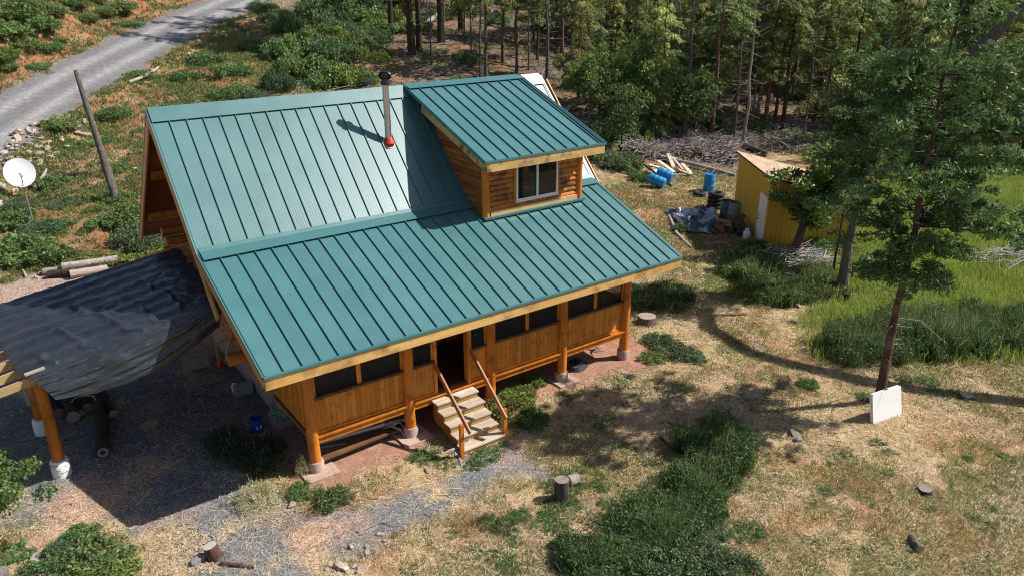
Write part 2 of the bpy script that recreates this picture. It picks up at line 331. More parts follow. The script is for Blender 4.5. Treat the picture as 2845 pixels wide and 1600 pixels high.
# ------------------------------------------------------------------ ground regions (albedo and cover), one terrain sheet
P_DRV = poly([(-120, 1000), (100, 960), (420, 930), (600, 860), (700, 930), (690, 1080), (640, 1190), (690, 1235), (740, 1275), (900, 1268), (1040, 1228), (1150, 1165), (1270, 1140), (1350, 1170), (1330, 1210), (1190, 1258), (1090, 1312), (960, 1362), (860, 1402), (760, 1470), (530, 1470), (480, 1350), (380, 1332), (230, 1330), (110, 1335), (60, 1290), (-120, 1290)])
P_DRV2 = np.array([(-12, 3), (-.2, 3), (.9, 4), (.9, 12), (1.5, 16.5), (-.6, 18.3), (-3, 18.4), (-12, 17)], float)
P_DIRT = np.array([(.5, -.2), (2.2, .1), (3.4, -.15), (4, .9), (6.4, .8), (8.4, .2), (11.9, .1), (12.4, 1.5), (12.2, 11), (.6, 11)], float)
P_MEAD = poly([(2150, 600), (2230, 450), (2800, 450), (2800, 905), (2560, 890), (2330, 880), (2090, 880), (2080, 800), (2190, 750), (2110, 690)])
P_WEED = poly([(1840, 640), (1960, 640), (2110, 640), (2140, 735), (2000, 745), (1850, 770), (1770, 720)])
P_FOR = poly([(690, 240), (730, 80), (690, -30), (2800, -30), (2800, 450), (2250, 450), (2100, 370), (1900, 370), (1840, 450), (1640, 410), (1520, 440), (1380, 262), (1000, 235)])
P_RED = poly([(1520, 475), (1620, 470), (1700, 480), (1850, 500), (1830, 640), (1720, 630), (1600, 540)])
P_STRAW = [poly(p) for p in ([(1930, 760), (2100, 740), (2110, 790), (2060, 860), (1950, 870)], [(2130, 1000), (2290, 990), (2330, 1100), (2180, 1150), (2060, 1090)], [(1600, 780), (1780, 800), (1800, 900), (1680, 940), (1580, 990)])]
P_PINK = [poly(p) for p in ([(105, 1260), (240, 1190), (270, 1300), (180, 1400), (80, 1400)], [(740, 1330), (900, 1300), (880, 1350), (780, 1390)], [(1480, 1250), (1560, 1250), (1540, 1340), (1440, 1350)])]
def regions(x, y):
    x = np.asarray(x, float); y = np.asarray(y, float)
    wx = x+(fbm(x*1.1, y*1.1, 21)-.5)*1.5+(fbm(x*5, y*5, 24, 2)-.5)*.35; wy = y+(fbm(x*1.1, y*1.1, 22)-.5)*1.5+(fbm(x*5, y*5, 25, 2)-.5)*.35
    R = {}; rd = pathdist(wx, wy, ROADP); R['rd'] = rd
    R['road'] = ss(2.55, 2.1, np.abs(pathdist(x, y, ROADP)+(fbm(x*1.5, y*1.5, 31)-.5)*.9))
    d1 = pmask(P_DRV, wx, wy, .35); d2 = pmask(P_DRV2, wx, wy, .5); R['drv'] = np.maximum(d1, d2); R['drv2'] = d2*ss(9, 13, y)
    R['dirt'] = pmask(P_DIRT, x+(wx-x)*.5, y+(wy-y)*.5, .3)*(1-d1); R['mead'] = pmask(P_MEAD, wx, wy, 1.2); R['weed'] = pmask(P_WEED, wx, wy, .6)
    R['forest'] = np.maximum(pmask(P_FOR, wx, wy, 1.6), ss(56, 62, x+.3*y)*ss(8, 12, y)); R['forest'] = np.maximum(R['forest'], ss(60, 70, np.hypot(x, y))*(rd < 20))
    R['red'] = pmask(P_RED, wx, wy, .7); R['straw'] = np.max([pmask(p, wx, wy, .5) for p in P_STRAW], 0); R['pink'] = np.max([pmask(p, wx, wy, .4) for p in P_PINK], 0)
    R['hill'] = ss(15.5, 18, wy)*(1-R['forest'])*ss(26, 14, x-.0*y)
    R['bank'] = ss(2.3, 3.2, rd)*ss(13, 6, rd)*R['hill']
    return R
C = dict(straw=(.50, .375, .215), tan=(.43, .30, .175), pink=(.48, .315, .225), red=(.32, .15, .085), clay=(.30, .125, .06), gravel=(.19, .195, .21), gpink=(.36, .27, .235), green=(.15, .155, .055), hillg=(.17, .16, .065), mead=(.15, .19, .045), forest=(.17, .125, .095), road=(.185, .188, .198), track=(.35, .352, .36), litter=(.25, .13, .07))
def lerp(c, col, w_): return c*(1-w_[..., None])+np.array(col)*w_[..., None]
def ground_color(x, y, R):
    n1 = fbm(x*.45, y*.45, 41); n2 = fbm(x*1.3, y*1.3, 43); n3 = fbm(x*3.7, y*3.7, 47); n4 = fbm(x*.8+9, y*.8, 53)
    c = np.tile(np.array(C['straw']), x.shape+(1,))
    c = lerp(c, C['tan'], ss(.4, .6, n2)); c = lerp(c, C['pink'], ss(.46, .6, n4)*.85); c = lerp(c, C['green'], ss(.42, .55, n1*.6+n3*.4)*.85)
    c = lerp(c, (.33, .18, .085), ss(.52, .64, fbm(x*.9, y*.9+30, 57))*.75); c = lerp(c, (.24, .165, .10), ss(.55, .66, fbm(x*2.3, y*2.3+11, 58))*.6)
    c = lerp(c, C['mead'], R['weed']*.8); c = lerp(c, C['mead'], R['mead'])
    h = np.tile(np.array(C['hillg']), x.shape+(1,)); h = lerp(h, (.32, .20, .10), ss(.45, .6, n2)); h = lerp(h, C['red'], ss(.50, .59, n1*.5+n3*.5)); h = lerp(h, (.42, .30, .2), ss(.58, .7, n4)*.6)
    h = lerp(h, C['red'], R['bank']*ss(.36, .52, n2))
    c = c*(1-R['hill'][..., None])+h*R['hill'][..., None]
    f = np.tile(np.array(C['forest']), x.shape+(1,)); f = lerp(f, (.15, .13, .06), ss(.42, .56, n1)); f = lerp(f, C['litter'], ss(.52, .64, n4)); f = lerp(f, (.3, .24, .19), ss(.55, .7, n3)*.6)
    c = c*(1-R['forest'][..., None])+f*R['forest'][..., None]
    c = lerp(c, C['red'], R['red']*ss(.34, .56, n2)); c = lerp(c, C['straw'], R['straw']*.7)
    g = np.tile(np.array(C['gravel']), x.shape+(1,)); g = lerp(g, C['gpink'], np.clip(R['drv2']+ss(.58, .72, n4)*.55, 0, 1)); g = lerp(g, C['straw'], ss(.6, .72, n2)*.7); g = lerp(g, (.14, .145, .165), ss(.5, .7, n1)*.5)
    c = c*(1-R['drv'][..., None])+g*R['drv'][..., None]
    c = lerp(c, C['pink'], np.clip(R['pink']*.85, 0, 1)); c = lerp(c, (.40, .225, .16), R['dirt'])
    rd = pathdist(x, y, ROADP)+(fbm(x*.8, y*.8, 61)-.5)*.25
    r = np.tile(np.array(C['road']), x.shape+(1,)); tr = np.exp(-((np.abs(rd)-.92)/.42)**2); r = lerp(r, C['track'], tr*(.65+.35*n3))
    r = lerp(r, (.17, .175, .19), np.exp(-(rd/.35)**2)*.5); c = c*(1-R['road'][..., None])+r*R['road'][..., None]
    return c
def axis_pts(a0, a1, fine, b0, b1, mid):
    c = np.arange(a0, a1, fine); lo = np.arange(a0, b0, -mid)[1:][::-1]; hi = np.arange(a1, b1, mid)
    far = np.cumsum(6*1.35**np.arange(17)); return np.concatenate([(b0-far)[::-1], lo, c, hi, b1+far])
gx = axis_pts(-9, 31, .15, -34, 96, .6); gy = axis_pts(-14, 30, .15, -26, 110, .6)
X, Y = np.meshgrid(gx, gy); xf, yf = X.ravel(), Y.ravel()
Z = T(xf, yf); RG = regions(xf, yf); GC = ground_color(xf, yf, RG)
def ground_mat():
    m, n, b = new_mat('earth_straw_gravel'); a = nd(n, 'ShaderNodeAttribute', attribute_name='col'); g = nd(n, 'ShaderNodeAttribute', attribute_name='grv')
    col = a.outputs['Color']
    n1 = noise(n, 3.2, 8, .7); n2 = noise(n, 26, 5, .7)
    col = mixrgb(n, 1., col, mixrgb(n, ramp(n, n1, .3, .7), (.72, .7, .68), (1.22, 1.2, 1.16)), 'MULTIPLY')
    col = mixrgb(n, 1., col, mixrgb(n, ramp(n, n2, .3, .7), (.6, .58, .56), (1.34, 1.34, 1.34)), 'MULTIPLY')
    tc = nd(n, 'ShaderNodeTexCoord'); v = nd(n, 'ShaderNodeTexVoronoi'); v.inputs['Scale'].default_value = 34; n.links.new(tc.outputs['Object'], v.inputs['Vector'])
    sp = nd(n, 'ShaderNodeSeparateColor'); n.links.new(v.outputs['Color'], sp.inputs[0])
    peb = mixrgb(n, ramp(n, sp.outputs[0], 0, 1), (.5, .505, .52), (1.6, 1.58, 1.55))
    col = mixrgb(n, g.outputs['Fac'], col, mixrgb(n, 1., col, peb, 'MULTIPLY'))
    n.links.new(col, b.inputs['Base Color']); b.inputs['Roughness'].default_value = .95; b.inputs['Specular IOR Level'].default_value = .12
    ad = nd(n, 'ShaderNodeMath', operation='MULTIPLY_ADD'); n.links.new(n2, ad.inputs[0]); ad.inputs[1].default_value = .5; n.links.new(n1, ad.inputs[2]); bump(n, b, ad.outputs[0], .7, .07)
    return m
M['ground'] = ground_mat()
ny, nx = X.shape; idx = np.arange(nx*ny).reshape(ny, nx)
Q = np.stack([idx[:-1, :-1], idx[:-1, 1:], idx[1:, 1:], idx[1:, :-1]], -1).reshape(-1, 4)
qd = RG['drv'][Q].mean(1); qr = RG['road'][Q].mean(1); sel = np.where(qr > .5, 2, np.where(qd > .5, 1, 0))
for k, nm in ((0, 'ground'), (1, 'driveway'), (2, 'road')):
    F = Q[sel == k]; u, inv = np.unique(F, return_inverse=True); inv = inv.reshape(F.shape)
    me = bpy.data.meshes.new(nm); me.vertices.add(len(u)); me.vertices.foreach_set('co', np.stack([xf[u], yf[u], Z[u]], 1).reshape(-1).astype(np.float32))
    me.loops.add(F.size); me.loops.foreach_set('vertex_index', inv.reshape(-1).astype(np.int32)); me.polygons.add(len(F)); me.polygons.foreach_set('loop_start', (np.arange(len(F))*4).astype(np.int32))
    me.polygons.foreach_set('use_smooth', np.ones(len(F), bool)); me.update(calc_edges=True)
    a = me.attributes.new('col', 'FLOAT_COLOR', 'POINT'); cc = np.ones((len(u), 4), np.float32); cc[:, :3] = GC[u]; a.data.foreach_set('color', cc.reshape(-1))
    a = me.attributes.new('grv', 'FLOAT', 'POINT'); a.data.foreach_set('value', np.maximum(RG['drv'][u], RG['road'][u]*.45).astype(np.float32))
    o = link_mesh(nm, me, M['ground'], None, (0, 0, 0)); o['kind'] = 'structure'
    o['label'] = {'ground': 'dry straw covered yard, red earth hillside and forest floor', 'driveway': 'grey gravel drive curving past the porch and under the tarp', 'road': 'grey gravel road with two pale wheel tracks climbing the hillside'}[nm]
# ------------------------------------------------------------------ log cabin
L = 12.2; YR, ZR, YB, ZB, ZE, YRE, ZRE = 6.735, 7.71, 3.905, 4.776, 3.27, 10.88, 3.42
SM = (ZR-ZB)/(YR-YB); SP = (ZB-ZE)/YB; SRR = (ZR-ZRE)/(YRE-YR); PY = .907
cabin = thing('log_cabin', 'orange log cabin with teal metal roof, dormer and screened porch', 'cabin', (6, 5, 0))
def zm(y): return ZB+SM*(y-YB)
def zp(y): return ZE+SP*y
b = MB()   # front main slope with standing seams
for k in range(30): b.slab((k*L/30+.0003, YB-.02, zm(YB-.02)), ((k+1)*L/30-.0003, YB-.02, zm(YB-.02)), ((k+1)*L/30-.0003, YR, ZR), (k*L/30+.0003, YR, ZR), .035)
for k in range(1, 30):
    x = k*L/30; b.beam((x, YB+.0, zm(YB)+.02), (x, YR-.05, zm(YR-.05)+.02), .021, .042, (0, -1, 1), .5)
for x in (.012, L-.012): b.beam((x, YB, zm(YB)+.012), (x, YR, ZR+.012), .03, .03, (0, -1, 1), .5)
b.build('roof', M['roof'], cabin)
b = MB()
for k in range(30): b.slab((k*L/30+.0003, 0, ZE), ((k+1)*L/30-.0003, 0, ZE), ((k+1)*L/30-.0003, YB, ZB), (k*L/30+.0003, YB, ZB), .035)
for k in range(1, 30):
    x = k*L/30; b.beam((x, .0, ZE+.02), (x, YB-.1, zp(YB-.1)+.02), .021, .042, (0, -SP, 1), .5)
for x in (.012, L-.012): b.beam((x, .0, ZE+.012), (x, YB, ZB+.012), .03, .03, (0, -SP, 1), .5)
b.build('porch_roof', M['roof2'], cabin)
b = MB(); b.slab((L, YRE, ZRE), (0, YRE, ZRE), (0, YR+.001, ZR), (L, YR+.001, ZR), .035, .5)
for k in range(1, 30):
    x = k*L/30; b.beam((x, YRE, ZRE+.02), (x, YR+.05, ZR-SRR*.05+.02), .026, .046, (0, 1, 1), .5)
b.build('rear_roof', M['roof2'], cabin)
b = MB(); e = .07
b.slab((0, YR-.3, zm(YR-.3)+e), (L, YR-.3, zm(YR-.3)+e), (L, YR, ZR+e), (0, YR, ZR+e), .012, .5)
b.slab((L, YR+.3, ZR-SRR*.3+e), (0, YR+.3, ZR-SRR*.3+e), (0, YR+.001, ZR+e), (L, YR+.001, ZR+e), .012, .5)
b.build('ridge_cap', M['roof2'], cabin)
b = MB(); y0 = YB-.33
b.slab((.03, y0, zp(y0)+e), (L-.03, y0, zp(y0)+e), (L-.03, YB-.02, ZB+.05), (.03, YB-.02, ZB+.05), .012, .5)
b.slab((.03, YB-.02, ZB+.05), (L-.03, YB-.02, ZB+.05), (L-.03, YB+.07, zm(YB+.07)+.05), (.03, YB+.07, zm(YB+.07)+.05), .01, .5)
b.build('pitch_flashing', M['roof2'], cabin)
b = MB()
for (p, q) in (((YB, ZB), (YR, ZR)), ((0.06, ZE+SP*.06), (YB, ZB)), ((YRE-.03, ZRE), (YR, ZR))):
    for k in range(14):
        ya = p[0]+(q[0]-p[0])*k/14; yb = p[0]+(q[0]-p[0])*(k+1)/14*.998+.0; za = p[1]+(q[1]-p[1])*k/14-.045; zb = p[1]+(q[1]-p[1])*(k+1)/14-.045
        A = [(.05, ya, za), (L-.05, ya, za), (L-.05, yb, zb), (.05, yb, zb)]
        if q[0] < p[0]: A = [A[1], A[0], A[3], A[2]]
        b.slab(*A, .028)
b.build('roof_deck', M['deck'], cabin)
b = MB(); b.box((-.02, -.045, ZE-.30), (L+.02, .0, ZE-.045)); b.build('fascia', M['fascia'], cabin)
b = MB(); b.box((-.03, -.07, ZE-.045), (L+.03, .012, ZE+.005), .5); b.build('drip_edge', M['roof2'], cabin)
for x in (-.02, L+.02):
    b = MB(); b.beam((x, .0, ZE-.165), (x, YB+.05, zp(YB+.05)-.165), .045, .24, (0, -SP, 1)); b.build('rake_board', M['fasciay'], cabin)
    b = MB(); n_ = .15
    b.beam((x*1.02, 2.95, zm(2.95)-.30), (x*1.02, YR, ZR-.21), .048, .25, (0, -1, 1)); b.build('rake_board', M['fasciay'], cabin)
    b = MB(); b.beam((x, YRE, ZRE-.16), (x, YR, ZR-.2), .044, .25, (0, 1, 1)); b.build('rake_board', M['fasciay'], cabin)
    b = MB()
    for (p, q) in (((0, ZE), (YB, ZB)), ((YB, ZB), (YR, ZR)), ((YRE, ZRE), (YR, ZR))):
        b.beam((x*1.004, p[0], p[1]-.02), (x*1.004, q[0], q[1]-.02), .06, .055, (0, 0, 1), .5)
    b.build('rake_trim', M['roof2'], cabin)
b = MB()   # log purlins and rafter logs under the overhang
for (y, z) in ((YR, ZR-.35), (5.2, zm(5.2)-.25), (8.4, ZR-SRR*(8.4-YR)-.25), (9.9, ZR-SRR*(9.9-YR)-.25), (3.2, zm(3.2)-.3)):
    b.tube([(.12, y, z), (L-.12, y, z)], .13, 10)
for z in (2.62, 2.92, 3.22, 3.52, 3.82):
    b.tube([(.25+.15*random.random(), 9.35, z), (1.3, 9.35, z)], .14, 10); b.tube([(.3+.15*random.random(), 6.9, z-.3), (1.3, 6.9, z-.3)], .14, 10)
b.tube([(.05, 2.9, 2.42), (1.3, 2.9, 2.42)], .16, 12)
b.build('purlin_log', M['logx'], cabin, True)
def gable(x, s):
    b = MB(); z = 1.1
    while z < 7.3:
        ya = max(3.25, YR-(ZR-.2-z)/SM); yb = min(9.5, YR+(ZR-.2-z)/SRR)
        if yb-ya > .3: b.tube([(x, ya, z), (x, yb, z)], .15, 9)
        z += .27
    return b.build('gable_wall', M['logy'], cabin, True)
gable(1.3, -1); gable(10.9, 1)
b = MB(); z = 1.1
while z < 4.1:
    b.tube([(1.2, 3.3, z), (11.0, 3.3, z)], .15, 9); z += .27
b.build('log_wall', M['logx'], cabin, True)
b = MB(); z = 1.1
while z < 4.1: b.tube([(1.2, 9.5, z), (11.0, 9.5, z)], .15, 9); z += .27
b.build('log_wall', M['logx'], cabin, True)
b = MB(); b.box((1.3, 3.32, .0), (10.9, 9.45, .95)); b.build('foundation', M['concrete'], cabin)
# porch
XP = [1.175, 3.70, 6.155, 8.612, 11.044]
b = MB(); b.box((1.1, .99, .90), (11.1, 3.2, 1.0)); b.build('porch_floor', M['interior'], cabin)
b = MB(); b.box((1.2, .85, .74), (11.02, .985, .905)); b.box((1.2, .80, .905), (11.02, .985, .945)); b.build('floor_beam', M['log'], cabin)
b = MB(); b.box((1.1, .9, 2.72), (11.1, 1.02, 2.95)); b.build('porch_header', M['log'], cabin)
def boards(b, x0, x1, z0, z1, y, t=.025):
    n = max(1, round((x1-x0)/.13)); wd = (x1-x0)/n
    for i in range(n): b.box((x0+i*wd+.003, y, z0), (x0+(i+1)*wd-.003, y+t, z1))
def window(x0, x1, z0=1.93, z1=2.72, y=.915):
    b = MB(); f = .055
    b.box((x0, y, z0), (x0+f, y+.07, z1)); b.box((x1-f, y, z0), (x1, y+.07, z1)); b.box((x0+f, y, z1-.05), (x1-f, y+.07, z1))
    o = b.build('window', M['panel'], cabin)
    MB().box((x0+f, y+.04, z0), (x1-f, y+.05, z1-.05), .5).build('screen', M['screen'], o)
    MB().box((x0-.01, y-.06, z0-.07), (x1+.01, y+.08, z0-.002)).build('sill', M['brownwood'], o)
for i in (0, 2, 3):
    a, c = XP[i]+.12, XP[i+1]-.12
    b = MB(); boards(b, a, c, 1.0, 1.86, .925); b.box((a, .951, .95), (c, .97, 1.86)); b.box((a, .895, .948), (c, .924, 1.02)); b.build('wall_panel', M['panel'], cabin)
    mid = (a+c)/2; window(a, mid); window(mid, c)
for (a, c) in ((XP[1]+.12, 4.44), (5.52, XP[2]-.12)):
    b = MB(); boards(b, a, c, 1.0, 1.86, .925); b.box((a, .951, .95), (c, .97, 1.86)); b.box((a, .895, .948), (c, .924, 1.02)); b.build('wall_panel', M['panel'], cabin); window(a, c)
b = MB(); b.box((4.44, .89, .948), (4.53, .99, 2.72)); b.box((5.43, .87, .948), (5.52, 1.06, 2.72)); b.box((4.53, .9, 2.5), (5.43, .99, 2.6)); b.build('door_frame', M['panel'], cabin)
b = MB(); b.torus((5.70, .905, 2.28), .03, .012, (0, 1, 0), 14, 6, .5); b.build('door_bell', M['tealplastic'], cabin)
for x in (1.13, 11.02):
    b = MB(); n_ = 17
    for i in range(n_): b.box((x, 1.0+i*.13+.003, .80), (x+.03, 1.0+(i+1)*.13-.003, 1.88 if x > 5 else 2.9))
    if x > 5: b.box((x-.01, 2.0, 1.88), (x+.04, 2.07, 2.9)); b.box((x-.02, 1.0, 1.88), (x+.06, 3.2, 1.95))
    b.build('end_wall', M['panel'], cabin)
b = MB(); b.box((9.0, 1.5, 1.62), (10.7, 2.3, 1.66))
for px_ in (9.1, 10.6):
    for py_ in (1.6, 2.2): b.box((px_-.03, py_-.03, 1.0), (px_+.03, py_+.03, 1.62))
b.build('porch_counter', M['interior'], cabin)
for i, x in enumerate(XP):
    g = tz(x, PY); r_ = .135
    b = MB(); zs = np.linspace(g+.30, zp(PY)-.08, 9); b.tube([(x+random.uniform(-.012, .012), PY+random.uniform(-.012, .012), z) for z in zs], [r_*(1.04-.008*k+random.uniform(-.03, .03)) for k in range(9)], 14)
    o = b.build('log_post', M['log'], cabin, True)
    q = MB(); q.lathe([(0, -.1), (.195, -.1), (.19, .26), (.175, .30), (0, .30)], (x, PY, g), 18)
    q.build('pier', M['concrete'], o, True)
    if i in (0, 1, 3):
        s = .42 if i < 2 else .36; q = MB(); q.box((x-s*.9, PY-s*1.05, g-.3), (x+s, PY+s*.7, g+.05)); q.build('footing', M['concrete'], o)
# stairs
X0, X1 = 4.32, 5.50; TY = [.53, .23, -.06, -.36, -.66]; TZ = [.86, .69, .51, .335, .16]
stairs = bpy.data.objects.new('stairs', None); COL.objects.link(stairs); stairs.parent = cabin; ORG['stairs'] = ORG['log_cabin']
for x in (X0+.02, X1-.06):
    pts = [(x, .84, .30), (x, .84, TZ[0]-.04)]
    for k in range(5):
        pts += [(x, TY[k]+.03, TZ[k]-.04)]
        pts += [(x, TY[k]+.03, (TZ[k+1] if k < 4 else .0)-.04)]
    pts += [(x, TY[4]+.2, -.06)]
    MB().prism(pts, (.04, 0, 0)).build('stringer', M['rail'], stairs)
for k in range(5):
    back = TY[k-1] if k else .83
    b = MB(); mid = (TY[k]+back)/2
    b.box((X0-.03, TY[k], TZ[k]-.038), (X1+.03, mid-.003, TZ[k])); b.box((X0-.03, mid+.003, TZ[k]-.038), (X1+.03, back+.03, TZ[k]+.0)); b.build('tread', M['tread'], stairs)
    z0 = TZ[k+1] if k < 4 else -.05
    MB().box((X0+.0, TY[k]+.025, z0+.002), (X1, TY[k]+.05, TZ[k]-.04)).build('riser', M['riser'], stairs)
for p0, p1, xx in (((1091, 913), (1183, 1089), 4.36), ((1183, 880), (1273, 1052), 5.54)):
    A = on_y(*p0, .80); B = on_y(*p1, -.80)
    b = MB(); b.beam(A, B, .042, .135); b.build('handrail', M['rail'], stairs)
for x, y, h in ((4.23, -.66, .93), (5.56, -.58, .86)):
    b = MB(); b.box((x-.045, y-.045, tz(x, y)-.1), (x+.045, y+.045, h)); b.build('newel_post', M['log'], stairs)
# dormer
DY, DX0, DX1 = 3.176, 7.60, 10.95; EY, EZ = 2.47, 6.26; RX0, RX1 = 7.14, 11.375; SD = (ZR-EZ)/(YR-EY)
def zd(y): return EZ+SD*(y-EY)
b = MB(); h_ = .075; b.slab((RX0, EY, EZ), (RX1, EY, EZ), (RX1, YR+.02, ZR+h_), (RX0, YR+.02, ZR+h_), .035, .5)
zz = lambda y: EZ+(ZR+h_-EZ)*(y-EY)/(YR+.02-EY)
for k in range(1, 11):
    x = RX0+.03+k*.4067-.09
    if x < RX1-.1: b.beam((x, EY, EZ+.02), (x, YR-.32, zz(YR-.32)+.02), .021, .042, (0, -SD, 1), .5)
for x in (RX1-.012, RX1-.10): b.beam((x, EY, EZ+.02), (x, YR, zz(YR)+.02), .03, .046, (0, -SD, 1), .5)
b.slab((RX0, YR-.34, zz(YR-.34)+.062), (RX1, YR-.34, zz(YR-.34)+.062), (RX1, YR+.02, zz(YR)+.03), (RX0, YR+.02, zz(YR)+.03), .012, .5)
dr = b.build('dormer_roof', M['roof2'], cabin)
b = MB()
for x in (RX0-.012, RX1+.012): b.beam((x, EY, EZ-.03), (x, YR-.05, zz(YR-.05)-.03), .022, .11, (0, -SD, 1), .5)
b.box((RX0-.02, EY-.03, EZ-.05), (RX1+.02, EY, EZ+.01), .5); b.build('edge_trim', M['roof2'], dr)
b = MB(); b.box((RX0+.04, EY-.01, EZ-.30), (RX1-.02, EY+.035, EZ-.05)); b.build('fascia', M['dormfascia'], dr)
for x in (RX0+.075, RX1-.075):
    b = MB(); b.beam((x, EY+.03, EZ-.2), (x, YR-.9, zd(YR-.9)-.19), .045, .24, (0, -SD, 1)); b.build('rake_board', M['dormfascia'], dr)
b = MB(); b.slab((RX0+.09, EY+.03, EZ-.04), (RX1-.09, EY+.03, EZ-.04), (RX1-.09, YR-.1, zd(YR-.1)-.06), (RX0+.09, YR-.1, zd(YR-.1)-.06), .03); b.build('soffit', M['deck'], dr)
b = MB(); z = 4.55
while z < 6.2: b.tube([(DX0+.05, DY, z), (DX1-.05, DY, z)], .088, 9, jit=.02); z += .15
dw = b.build('dormer_wall', M['logx'], cabin, True)
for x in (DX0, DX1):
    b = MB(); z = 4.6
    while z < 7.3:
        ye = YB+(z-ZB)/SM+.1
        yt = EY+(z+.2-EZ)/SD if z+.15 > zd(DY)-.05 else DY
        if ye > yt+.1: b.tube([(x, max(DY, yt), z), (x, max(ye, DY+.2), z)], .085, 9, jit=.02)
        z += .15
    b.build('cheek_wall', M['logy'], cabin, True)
for x in (DX0-.02, DX1+.02): MB().tube([(x, DY-.03, zp(DY)-.02), (x, DY-.03, 6.35)], .115, 14).build('corner_post', M['log'], dw, True)
MB().box((DX0+.1, DY-.13, 4.50), (DX1-.1, DY-.05, 4.66)).build('base_log', M['lumber'], dw)
b = MB(); b.box((DX0-.16, DY-.22, zp(DY)-.02+.0), (DX1+.16, DY, zp(DY)+.035), .5); b.build('base_flashing', M['roof2'], dw)
wx0, wx1, wz0, wz1, wy = 8.57, 10.07, 4.83, 5.88, DY-.115
b = MB()
for q in ((wx0-.07, wz0-.07, wx0, wz1+.07), (wx1, wz0-.07, wx1+.07, wz1+.07), (wx0, wz1, wx1, wz1+.07), (wx0, wz0-.07, wx1, wz0)): b.box((q[0], wy, q[1]), (q[2], DY, q[3]))
b.build('window_trim', M['panel'], dw)
b = MB(); f = .05
for q in ((wx0+.002, wz0+.002, wx0+f, wz1-.002), (wx1-f, wz0+.002, wx1-.002, wz1-.002), (wx0+f, wz1-f, wx1-f, wz1-.002), (wx0+f, wz0+.002, wx1-f, wz0+f), ((wx0+wx1)/2-.03, wz0+f, (wx0+wx1)/2+.03, wz1-f)): b.box((q[0], wy-.035, q[1]), (q[2], DY, q[3]), .5)
b.box((wx0-.03, wy-.06, wz0-.03), (wx1+.03, wy-.002, wz0-.0), .5)
wo = b.build('dormer_window', M['white'], cabin)
for x0, x1 in ((wx0+f, (wx0+wx1)/2-.03), ((wx0+wx1)/2+.03, wx1-f)): MB().box((x0, wy+.0, wz0+f), (x1, wy+.012, wz1-f), .5).build('pane', M['glass'], wo)
MB().box(((wx0+wx1)/2+.35, wy+.03, wz0+f), (wx1-.2, wy+.05, wz1-f), .5).build('curtain', M['greyplastic'], wo)
# stove pipe
cx, cyy = 5.895, 5.479; cz = zm(cyy)
b = MB(); b.lathe([(0, 0), (.092, 0), (.092, .55), (.098, .55), (.098, .58), (.092, .58), (.092, 1.66), (0, 1.66)], (cx, cyy, cz-.05), 24)
pipe = b.build('stove_pipe', M['steel'], cabin, True)
b = MB(); b.lathe([(.115, 1.60), (.135, 1.62), (.135, 1.70), (.10, 1.72), (.10, 1.76)], (cx, cyy, cz), 20, .5)
V0 = len(b.v); a_ = norm((RT[0], RT[1], 0))
b.lathe([(0, -.11), (.05, -.10), (.085, -.065), (.10, 0), (.085, .065), (.05, .10), (0, .11)], (cx, cyy, cz+1.85), 16, .5)
b.torus((cx, cyy, cz+1.85), .108, .022, np.cross(a_, (0, 0, 1)), 26, 8, .5, sq=3.2)
for i in range(V0, len(b.v)):
    p = np.array(b.v[i])-np.array([cx, cyy, cz+1.88]); s_ = p@a_; b.v[i] = tuple(np.array([cx, cyy, cz+1.88])+p+a_*s_*.45)
b.build('cowl', M['black'], pipe, True)
b = MB(); nrm = norm((0, -SM, 1)); q0 = np.array([cx, cyy, cz])
b.tube([q0+nrm*.0, q0+nrm*.04, q0+np.array([0, -.01, .10]), q0+np.array([0, 0, .16])], [.165, .16, .125, .10], 20, .5, jit=.02); b.build('boot', M['redboot'], pipe, True)
MB().tube([q0-nrm*.01, q0+nrm*.022], [.19, .178], 26, .5, jit=.05).build('sealant', M['sealant'], pipe, True)
vp = on_y(1107, 212, 7.0); b = MB(); b.tube([(vp[0], 7.0, 7.2), (vp[0], 7.0, vp[2]+.0)], .045, 12); b.build('vent_pipe', M['white'], cabin, True)
b = MB(); v2 = on_z(1099, 513, 4.98); b.box((v2[0]-.05, v2[1]-.05, zm(v2[1])-.0), (v2[0]+.05, v2[1]+.05, zm(v2[1])+.12)); b.build('roof_bracket', M['galv'], cabin)
# ------------------------------------------------------------------ carport and tarp
car = thing('carport', 'lean-to carport frame of pale rafters on orange log posts beside the cabin', 'carport', (-3.7, 6, 0))
CE = 3.55
def zc(x): return 3.07+.163*(x+3.48)
for k in range(9):
    y = CE+.61*k; b = MB(); b.beam((-5.6, y, zc(-5.6)-.18), (1.1, y, zc(1.1)-.18), .042, .19); b.build('rafter', M['lumber'], car)
b = MB(); zb_ = zc(-3.72)-.40; b.tube([(-3.72, 3.75, zb_), (-3.72, 8.6, zb_)], .115, 12); b.build('beam', M['log'], car, True)
bx = at(160, 1187)
for i, (x, y) in enumerate(((-3.69, 4.27), (-3.80, 6.55), (-3.8, 8.4))):
    g = tz(x, y); b = MB(); b.tube([(x, y, g+.36), (x+.01, y, 1.4), (x, y, zb_-.07)], [.13, .125, .115], 14); o = b.build('log_post', M['log'], car, True)
    b = MB(); b.lathe([(0, -.06), (.20, -.06), (.205, .2), (.195, .40), (.17, .43), (0, .42)], (x, y, g), 20); p = b.build('post_footing', M['white'] if i < 2 else M['concrete'], o, True)
    if i == 0:
        b = MB()
        for q in range(16):
            t = random.uniform(3.3, 6.0); z = g+random.choice((.08, .15, .22, .3, .36)); a = np.array([x+math.cos(t)*.204, y+math.sin(t)*.204, z]); e = np.array([-math.sin(t), math.cos(t), 0])*.035
            b.slab(a-e-(0, 0, .008), a+e-(0, 0, .008), a+e+(0, 0, .008), a-e+(0, 0, .008), .003)
        b.build('print_mark', M['ink'], p)
